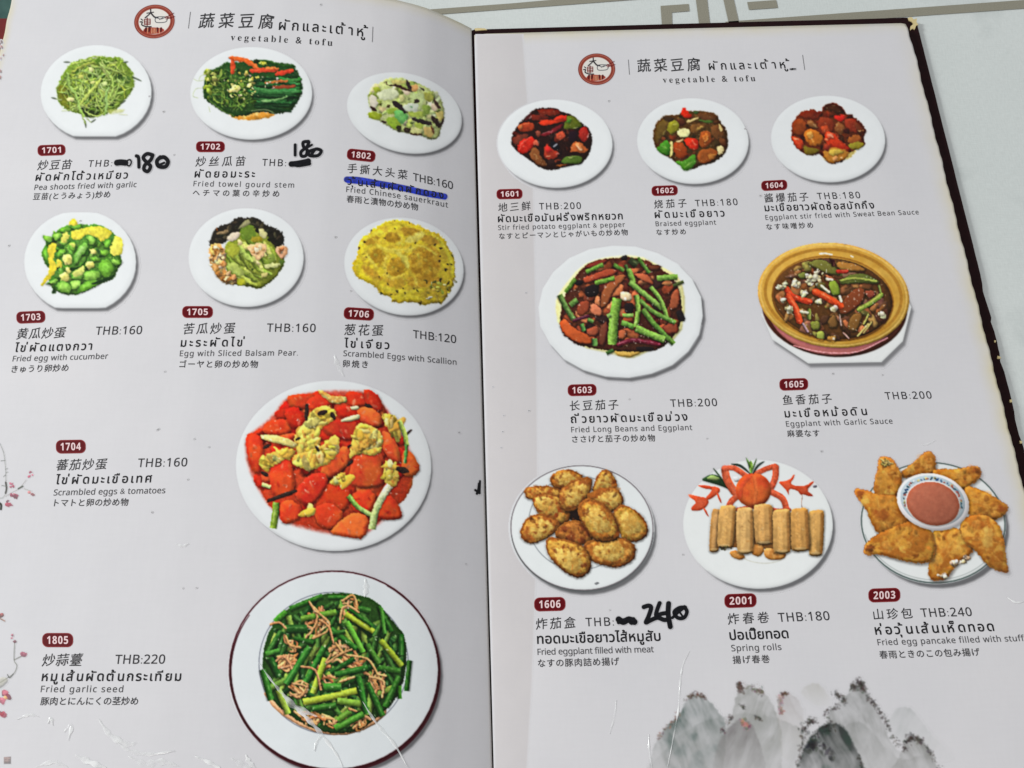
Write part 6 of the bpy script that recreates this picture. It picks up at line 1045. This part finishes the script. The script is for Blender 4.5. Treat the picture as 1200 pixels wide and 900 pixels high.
def text(sty, s, x0, y0, x1, y1, h, mid=0.0, side=None, name='printed_text', fit=True, bold=None, mono=False):
    fam, off, mat = STY[sty]; off = off if bold is None else bold; mat = globals()[mat]
    if side is None: side = 'L' if x0 < 556 else 'R'
    body = mapch(s, *SERIF) if fam == 'serif' else mapch(s, *SANS) if fam == 'latin' else s
    get = lambda sp: outlined(body, sp, off)
    r0, r1 = ref(fam); sc_ = h / (r1 - r0); want = (x1 - x0) / sc_
    v, f = native(body, 1, 0); w0 = v[:, 0].max() - v[:, 0].min(); v, f = native(body, 1.3, 0); w1 = v[:, 0].max() - v[:, 0].min()
    sp = 1 + .3 * (want - w0) / max(w1 - w0, 1e-4); lim = (.92, 1.45) if fam != 'cjk' else (.9, 1.6); sp = min(max(sp, lim[0]), lim[1])
    v, f = get(sp); v = v.copy(); lo = v[:, 0].min(); W = v[:, 0].max() - lo
    if sty == 'kai':      # brush-script feel: strokes climb to the right within each character
        n = len(s); adv = W / n * 1.0; ph = ((v[:, 0] - lo) / adv) % 1.0 - .5; v[:, 1] += .10 * ph * (r1 - r0); v[:, 0] += .05 * (v[:, 1] - (r0 + r1) / 2)
    u = (v[:, 0] - lo) / W; base = r0 if fam == 'cjk' else 0.0; hh = (v[:, 1] - base) * sc_
    bx = x0 + (x1 - x0) * u; by = y0 + (y1 - y0) * u + mid * 4 * u * (1 - u); dx, dy = 496 - bx, -2168 - by; L = np.hypot(dx, dy)
    P = at(bx + dx / L * hh, by + dy / L * hh, side, .00010)
    return new_obj(name, mesh(name, P, f, [mat]), LP if side == 'L' else RP, label=None)
def badge(s, x0, y0, x1, y1, ang=0.0):
    side = 'L' if x0 < 556 else 'R'; cx, cy = (x0 + x1) / 2, (y0 + y1) / 2; g = math.radians(ang); V = []; F = []; MI = []
    for e, o, m in ((.5, .00010, 0), (-.35, .00015, 1)):
        A, Bh = (x1 - x0) / 2 + e, (y1 - y0) / 2 + e; r = Bh * .8; n0 = len(V); Q = []
        for k in range(29):
            X = -A * math.cos(math.pi * k / 28); ov = max(0, abs(X) - (A - r)); h = Bh - r + math.sqrt(max(r * r - ov * ov, 0))
            Q += [(X, -h), (X, 0), (X, h)]
        q = at([cx + X * math.cos(g) - Y * math.sin(g) for X, Y in Q], [cy + X * math.sin(g) + Y * math.cos(g) for X, Y in Q], side, o); V += q.tolist()
        for k in range(28):
            for w_ in (0, 1): i0 = n0 + 3 * k + w_; F.append((i0, i0 + 1, i0 + 4, i0 + 3)); MI.append(m)
    v, f = outlined(mapch(s, *SANSB), 1.14, .006); lo, hi = v.min(0), v.max(0); v = (v - (lo + hi) / 2) / (hi - lo); v[:, 0] *= (x1 - x0) * .70; v[:, 1] *= -(y1 - y0) * .60
    X = cx + v[:, 0] * math.cos(g) - v[:, 1] * math.sin(g); Y = cy + v[:, 0] * math.sin(g) + v[:, 1] * math.cos(g); q = at(X, Y, side, .00020); n0 = len(V); V += q.tolist(); F += [tuple(n0 + i for i in p) for p in f]; MI += [2] * len(f)
    new_obj('code_badge', mesh('code_badge', V, F, [M_BADGE_E, M_BADGE, M_BADGE_T], MI), LP if side == 'L' else RP, label='maroon badge reading ' + s)
def bar(x0, y0, x1, y1, w=.75):
    side = 'L' if x0 < 556 else 'R'; P = at([x0 - w / 2, x0 + w / 2, x1 + w / 2, x1 - w / 2], [y0, y0, y1, y1], side, .00013)
    new_obj('header_rule', mesh('header_rule', P, [(0, 1, 2, 3)], [M_LINE]), LP if side == 'L' else RP)

bar(223.2, 14, 220.8, 33.5); bar(437, 31.5, 436.3, 49.5); bar(736.3, 70, 737.6, 87.5); bar(940.5, 64.5, 943, 82)
T = text
T('kai', '蔬菜豆腐', 232.5, 33, 320, 34.5, 16.5, -1.0, bold=.010); T('thai', 'ผักและเต้าหู้', 326.5, 35, 431, 43.5, 9, -1.2, bold=.014); T('serif', 'vegetable & tofu', 270, 47.5, 389.5, 54, 5.2, -.9)
T('kai', '蔬菜豆腐', 747.5, 84.5, 821.5, 83, 14.5, bold=.010); T('thai', 'ผักและเต้าหู้', 831, 82, 926.5, 80, 7.6, bold=.014); T('serif', 'vegetable & tofu', 777, 97.2, 885.5, 95.2, 4.8)
B = badge
B('1701', 44.5, 170.2, 76.3, 182, -2); B('1702', 230.2, 166.2, 263, 178, 0); B('1802', 407, 176, 439.5, 188.3, 6); B('1703', 19.7, 365.2, 52.6, 378.4, -2.5); B('1705', 214, 359.2, 249, 372.2, 0); B('1706', 403.3, 361.3, 437.7, 374.6, 3.5); B('1704', 66, 516, 100, 531, -1); B('1805', 50, 742.3, 85.3, 758, 0)
B('1601', 582.3, 222, 611.8, 233, -1.5); B('1602', 764, 218, 793.7, 229, -2); B('1604', 892.5, 211.8, 922, 222.8, -3); B('1603', 665.7, 450.8, 698.5, 463.6, -1.5); B('1605', 913.8, 444, 946.5, 457, -2); B('1606', 626.4, 700.4, 662.2, 715.8, -1.5); B('2001', 849.3, 696.2, 886, 711.7, -2); B('2003', 1018, 689.8, 1054.5, 705.2, -2)
for a in [('kai', '炒豆苗', 43.5, 199.3, 83, 198.5, 11.2), ('price', 'THB:', 103, 195.7, 131, 195, 7.8), ('thai', 'ผัดผักโต้วเหมียว', 41.2, 212, 149.5, 209.2, 7), ('en', 'Pea shoots fried with garlic', 40, 222.8, 159.7, 219.3, 6.3), ('jp', '豆苗(とうみょう)炒め', 38.3, 234.5, 128.7, 231.8, 7.8),
          ('kai', '炒丝瓜苗', 229, 195, 287, 194.7, 11), ('price', 'THB:', 307, 194.3, 335, 195, 8), ('thai', 'ผัดยอมะระ', 227.7, 208, 298.5, 208, 7), ('en', 'Fried towel gourd stem', 226.5, 218.3, 344.5, 220, 6.2, 0), ('jp', 'ヘチマの葉の辛炒め', 225.5, 229.8, 327, 231, 7.6),
          ('kai', '手撕大头菜', 407.2, 202.5, 477.5, 211.2, 10.6, -1), ('price', 'THB:160', 484, 211.5, 531, 222, 8.8), ('thai', 'วุ้นเส้นผัดผักดอง', 407, 216.2, 520, 233, 6.6, -1.2), ('en', 'Fried Chinese sauerkraut', 405.7, 225, 525, 243.5, 6.4, -2), ('jp', '春雨と漬物の炒め物', 406, 237.2, 490, 247, 8, -.8),
          ('kai', '黄瓜炒蛋', 19, 397.5, 76, 396, 12.4), ('price', 'THB:160', 111.5, 392.5, 166, 391.5, 9.6), ('thai', 'ไข่ผัดแตงกวา', 16.5, 412.5, 107.5, 410, 7.6), ('en', 'Fried egg with cucumber', 14.5, 423.7, 126.2, 420.5, 6.6), ('jp', 'きゅうり卵炒め', 13, 437, 79.7, 435.2, 8.4),
          ('kai', '苦瓜炒蛋', 214.5, 391.5, 275, 391, 12.2), ('price', 'THB:160', 312.5, 388.8, 369.7, 389.2, 9.6), ('thai', 'มะระผัดไข่', 211.5, 406.3, 286, 405.8, 7.6), ('en', 'Egg with Sliced Balsam Pear.', 210.5, 417.5, 348.8, 416.7, 6.6), ('jp', 'ゴーヤと卵の炒め物', 210, 431, 302, 431.2, 8.4),
          ('kai', '葱花蛋', 403.5, 392.5, 449, 394, 12.4), ('price', 'THB:120', 484, 396, 534.7, 402.3, 9.2), ('thai', 'ไข่เจียว', 403.3, 407, 456.3, 409.2, 7.6), ('en', 'Scrambled Eggs with Scallion', 402.3, 417.3, 535, 427.8, 6.6, -1), ('jp', '卵焼き', 401.5, 430.3, 431, 431.5, 8.2),
          ('kai', '蕃茄炒蛋', 65.5, 551.2, 124.5, 550.2, 12.4), ('price', 'THB:160', 161, 547.5, 219, 546.5, 10), ('thai', 'ไข่ผัดมะเขือเทศ', 64.5, 567.5, 177.5, 565.3, 8), ('en', 'Scrambled eggs & tomatoes', 62.5, 580.7, 193.5, 578, 7), ('jp', 'トマトと卵の炒め物', 63, 593.8, 150, 592.8, 8.6),
          ('kai', '炒蒜薹', 49, 780.5, 95.5, 780, 13.6), ('price', 'THB:220', 134.3, 778, 193, 777.7, 10.6), ('thai', 'หมูเส้นผัดต้นกระเทียม', 48.5, 798, 212, 797.8, 8.6), ('en', 'Fried garlic seed', 47.5, 811.2, 144, 811.2, 7.6), ('jp', '豚肉とにんにくの茎炒め', 47, 826.5, 161.5, 826.2, 9.2),
          ('kai', '地三鲜', 584, 248.5, 622, 246.5, 10), ('price', 'THB:200', 632, 245.7, 681, 244.8, 7.6), ('thai', 'ผัดมะเขือมันฝรั่งพริกหยวก', 583.5, 260.5, 730, 257, 6.6), ('en', 'Stir fried potato eggplant & pepper', 583.7, 269.7, 732.5, 266, 5.6), ('jp', 'なすとピーマンとじゃがいもの炒め物', 585, 280.6, 736, 275.8, 7),
          ('kai', '烧茄子', 767, 244.3, 805, 243, 9.6), ('price', 'THB:180', 815, 242, 864.7, 240.3, 7.6), ('thai', 'ผัดมะเขือยาว', 767.5, 255.6, 849.5, 253.7, 6.6), ('en', 'Braised eggplant', 768.5, 265.2, 839.3, 263.3, 5.6), ('jp', 'なす炒め', 769.5, 275.8, 804, 275, 6.8),
          ('kai', '酱爆茄子', 896.5, 237.2, 948, 235.8, 10), ('price', 'THB:180', 958.3, 233.7, 1008.5, 232.2, 7.6), ('thai', 'มะเขือยาวผัดซ้อสบักกึง', 896.5, 247.6, 1025, 244.3, 6.6), ('en', 'Eggplant stir fried with Sweat Bean Sauce', 897.3, 257.8, 1077, 251.2, 5.6), ('jp', 'なす味噌炒め', 898.5, 269.6, 953.3, 267.4, 7),
          ('kai', '长豆茄子', 668, 481.2, 725, 480, 11.2), ('price', 'THB:200', 786, 477, 840.7, 475.8, 8.8), ('thai', 'ถั่วยาวผัดมะเขือม่วง', 669, 495.7, 806, 492.8, 7.4), ('en', 'Fried Long Beans and Eggplant', 669.5, 506.8, 811.3, 504, 6.3), ('jp', 'ささげと茄子の炒め物', 670.7, 518.9, 768, 517.4, 8),
          ('kai', '鱼香茄子', 918, 474.5, 975.5, 473, 11.2), ('price', 'THB:200', 1038, 468.2, 1092.3, 467, 8.6), ('thai', 'มะเขือหม้อดิน', 920, 489.2, 1016.5, 486.3, 7.4), ('en', 'Eggplant with Garlic Sauce', 921.5, 500, 1046.3, 496.4, 6.3), ('jp', '麻婆なす', 923, 512.3, 961, 511.7, 8),
          ('kai', '炸茄盒', 628.3, 737.6, 675, 736, 12.6), ('price', 'THB:', 686.5, 734, 719.5, 733.2, 9.8), ('thai', 'ทอดมะเขือยาวไส้หมูสับ', 629.5, 754.5, 774.5, 750.8, 9), ('en', 'Fried eggplant filled with meat', 630, 767.6, 766.3, 764.3, 7.2), ('jp', 'なすの豚肉詰め揚げ', 630.5, 782, 726, 779.7, 9),
          ('kai', '炸春卷', 853.5, 731.8, 902, 730, 12.6), ('price', 'THB:180', 912.5, 728.8, 972.7, 726.6, 10.4), ('thai', 'ปอเปี๊ยทอด', 855.3, 750, 924.5, 747.7, 9), ('en', 'Spring rolls', 857.3, 763.3, 916, 761.7, 7.4), ('jp', '揚げ春巻', 859, 778, 902.5, 776.7, 9),
          ('kai', '山珍包', 1024.5, 726.3, 1070.3, 725, 12.4), ('price', 'THB:240', 1080, 723.2, 1139.5, 721.8, 10.2), ('thai', 'ห่อวุ้นเส้นเห็ดทอด', 1026, 743.8, 1165.5, 739.3, 8.8), ('en', 'Fried egg pancake filled with stuff', 1028.8, 756.3, 1201, 751.2, 7.2), ('jp', '春雨ときのこの包み揚げ', 1031.3, 772, 1149, 768.6, 9)]:
    T(*a)
bpy.data.objects.remove(FO); bpy.data.curves.remove(FC)

# ------------------------------------------------------------------ creases in the plastic film: thin raised folds, their glints painted in as patchy white
mf, nt_, b_ = base_mat('crease_glint_white', 0.16, 0.8); b_.inputs['Base Color'].default_value = (.92, .93, .92, 1)
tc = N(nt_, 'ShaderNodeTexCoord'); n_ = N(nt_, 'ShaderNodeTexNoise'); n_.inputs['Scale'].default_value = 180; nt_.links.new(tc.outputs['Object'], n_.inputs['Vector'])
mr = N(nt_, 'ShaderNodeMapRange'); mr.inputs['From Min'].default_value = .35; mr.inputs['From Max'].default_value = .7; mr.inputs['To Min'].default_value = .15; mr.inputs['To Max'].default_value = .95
nt_.links.new(n_.outputs[0], mr.inputs['Value']); nt_.links.new(mr.outputs[0], b_.inputs['Alpha']); M_GLINT = mf
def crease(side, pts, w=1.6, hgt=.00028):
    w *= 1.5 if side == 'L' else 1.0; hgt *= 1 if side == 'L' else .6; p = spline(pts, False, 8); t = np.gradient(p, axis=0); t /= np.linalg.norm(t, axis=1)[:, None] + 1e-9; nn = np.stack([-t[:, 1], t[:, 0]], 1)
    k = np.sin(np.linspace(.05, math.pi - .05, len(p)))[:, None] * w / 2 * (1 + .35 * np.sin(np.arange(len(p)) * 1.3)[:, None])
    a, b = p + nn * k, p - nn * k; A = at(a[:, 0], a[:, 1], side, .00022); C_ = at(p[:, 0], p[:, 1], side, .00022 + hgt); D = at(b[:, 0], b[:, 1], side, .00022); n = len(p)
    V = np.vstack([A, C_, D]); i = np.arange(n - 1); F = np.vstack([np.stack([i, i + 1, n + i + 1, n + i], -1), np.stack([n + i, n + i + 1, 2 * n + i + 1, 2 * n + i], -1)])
    new_obj('film_crease_glint', mesh('film_crease_glint', V, F, [M_GLINT], smooth=True), LP if side == 'L' else RP)
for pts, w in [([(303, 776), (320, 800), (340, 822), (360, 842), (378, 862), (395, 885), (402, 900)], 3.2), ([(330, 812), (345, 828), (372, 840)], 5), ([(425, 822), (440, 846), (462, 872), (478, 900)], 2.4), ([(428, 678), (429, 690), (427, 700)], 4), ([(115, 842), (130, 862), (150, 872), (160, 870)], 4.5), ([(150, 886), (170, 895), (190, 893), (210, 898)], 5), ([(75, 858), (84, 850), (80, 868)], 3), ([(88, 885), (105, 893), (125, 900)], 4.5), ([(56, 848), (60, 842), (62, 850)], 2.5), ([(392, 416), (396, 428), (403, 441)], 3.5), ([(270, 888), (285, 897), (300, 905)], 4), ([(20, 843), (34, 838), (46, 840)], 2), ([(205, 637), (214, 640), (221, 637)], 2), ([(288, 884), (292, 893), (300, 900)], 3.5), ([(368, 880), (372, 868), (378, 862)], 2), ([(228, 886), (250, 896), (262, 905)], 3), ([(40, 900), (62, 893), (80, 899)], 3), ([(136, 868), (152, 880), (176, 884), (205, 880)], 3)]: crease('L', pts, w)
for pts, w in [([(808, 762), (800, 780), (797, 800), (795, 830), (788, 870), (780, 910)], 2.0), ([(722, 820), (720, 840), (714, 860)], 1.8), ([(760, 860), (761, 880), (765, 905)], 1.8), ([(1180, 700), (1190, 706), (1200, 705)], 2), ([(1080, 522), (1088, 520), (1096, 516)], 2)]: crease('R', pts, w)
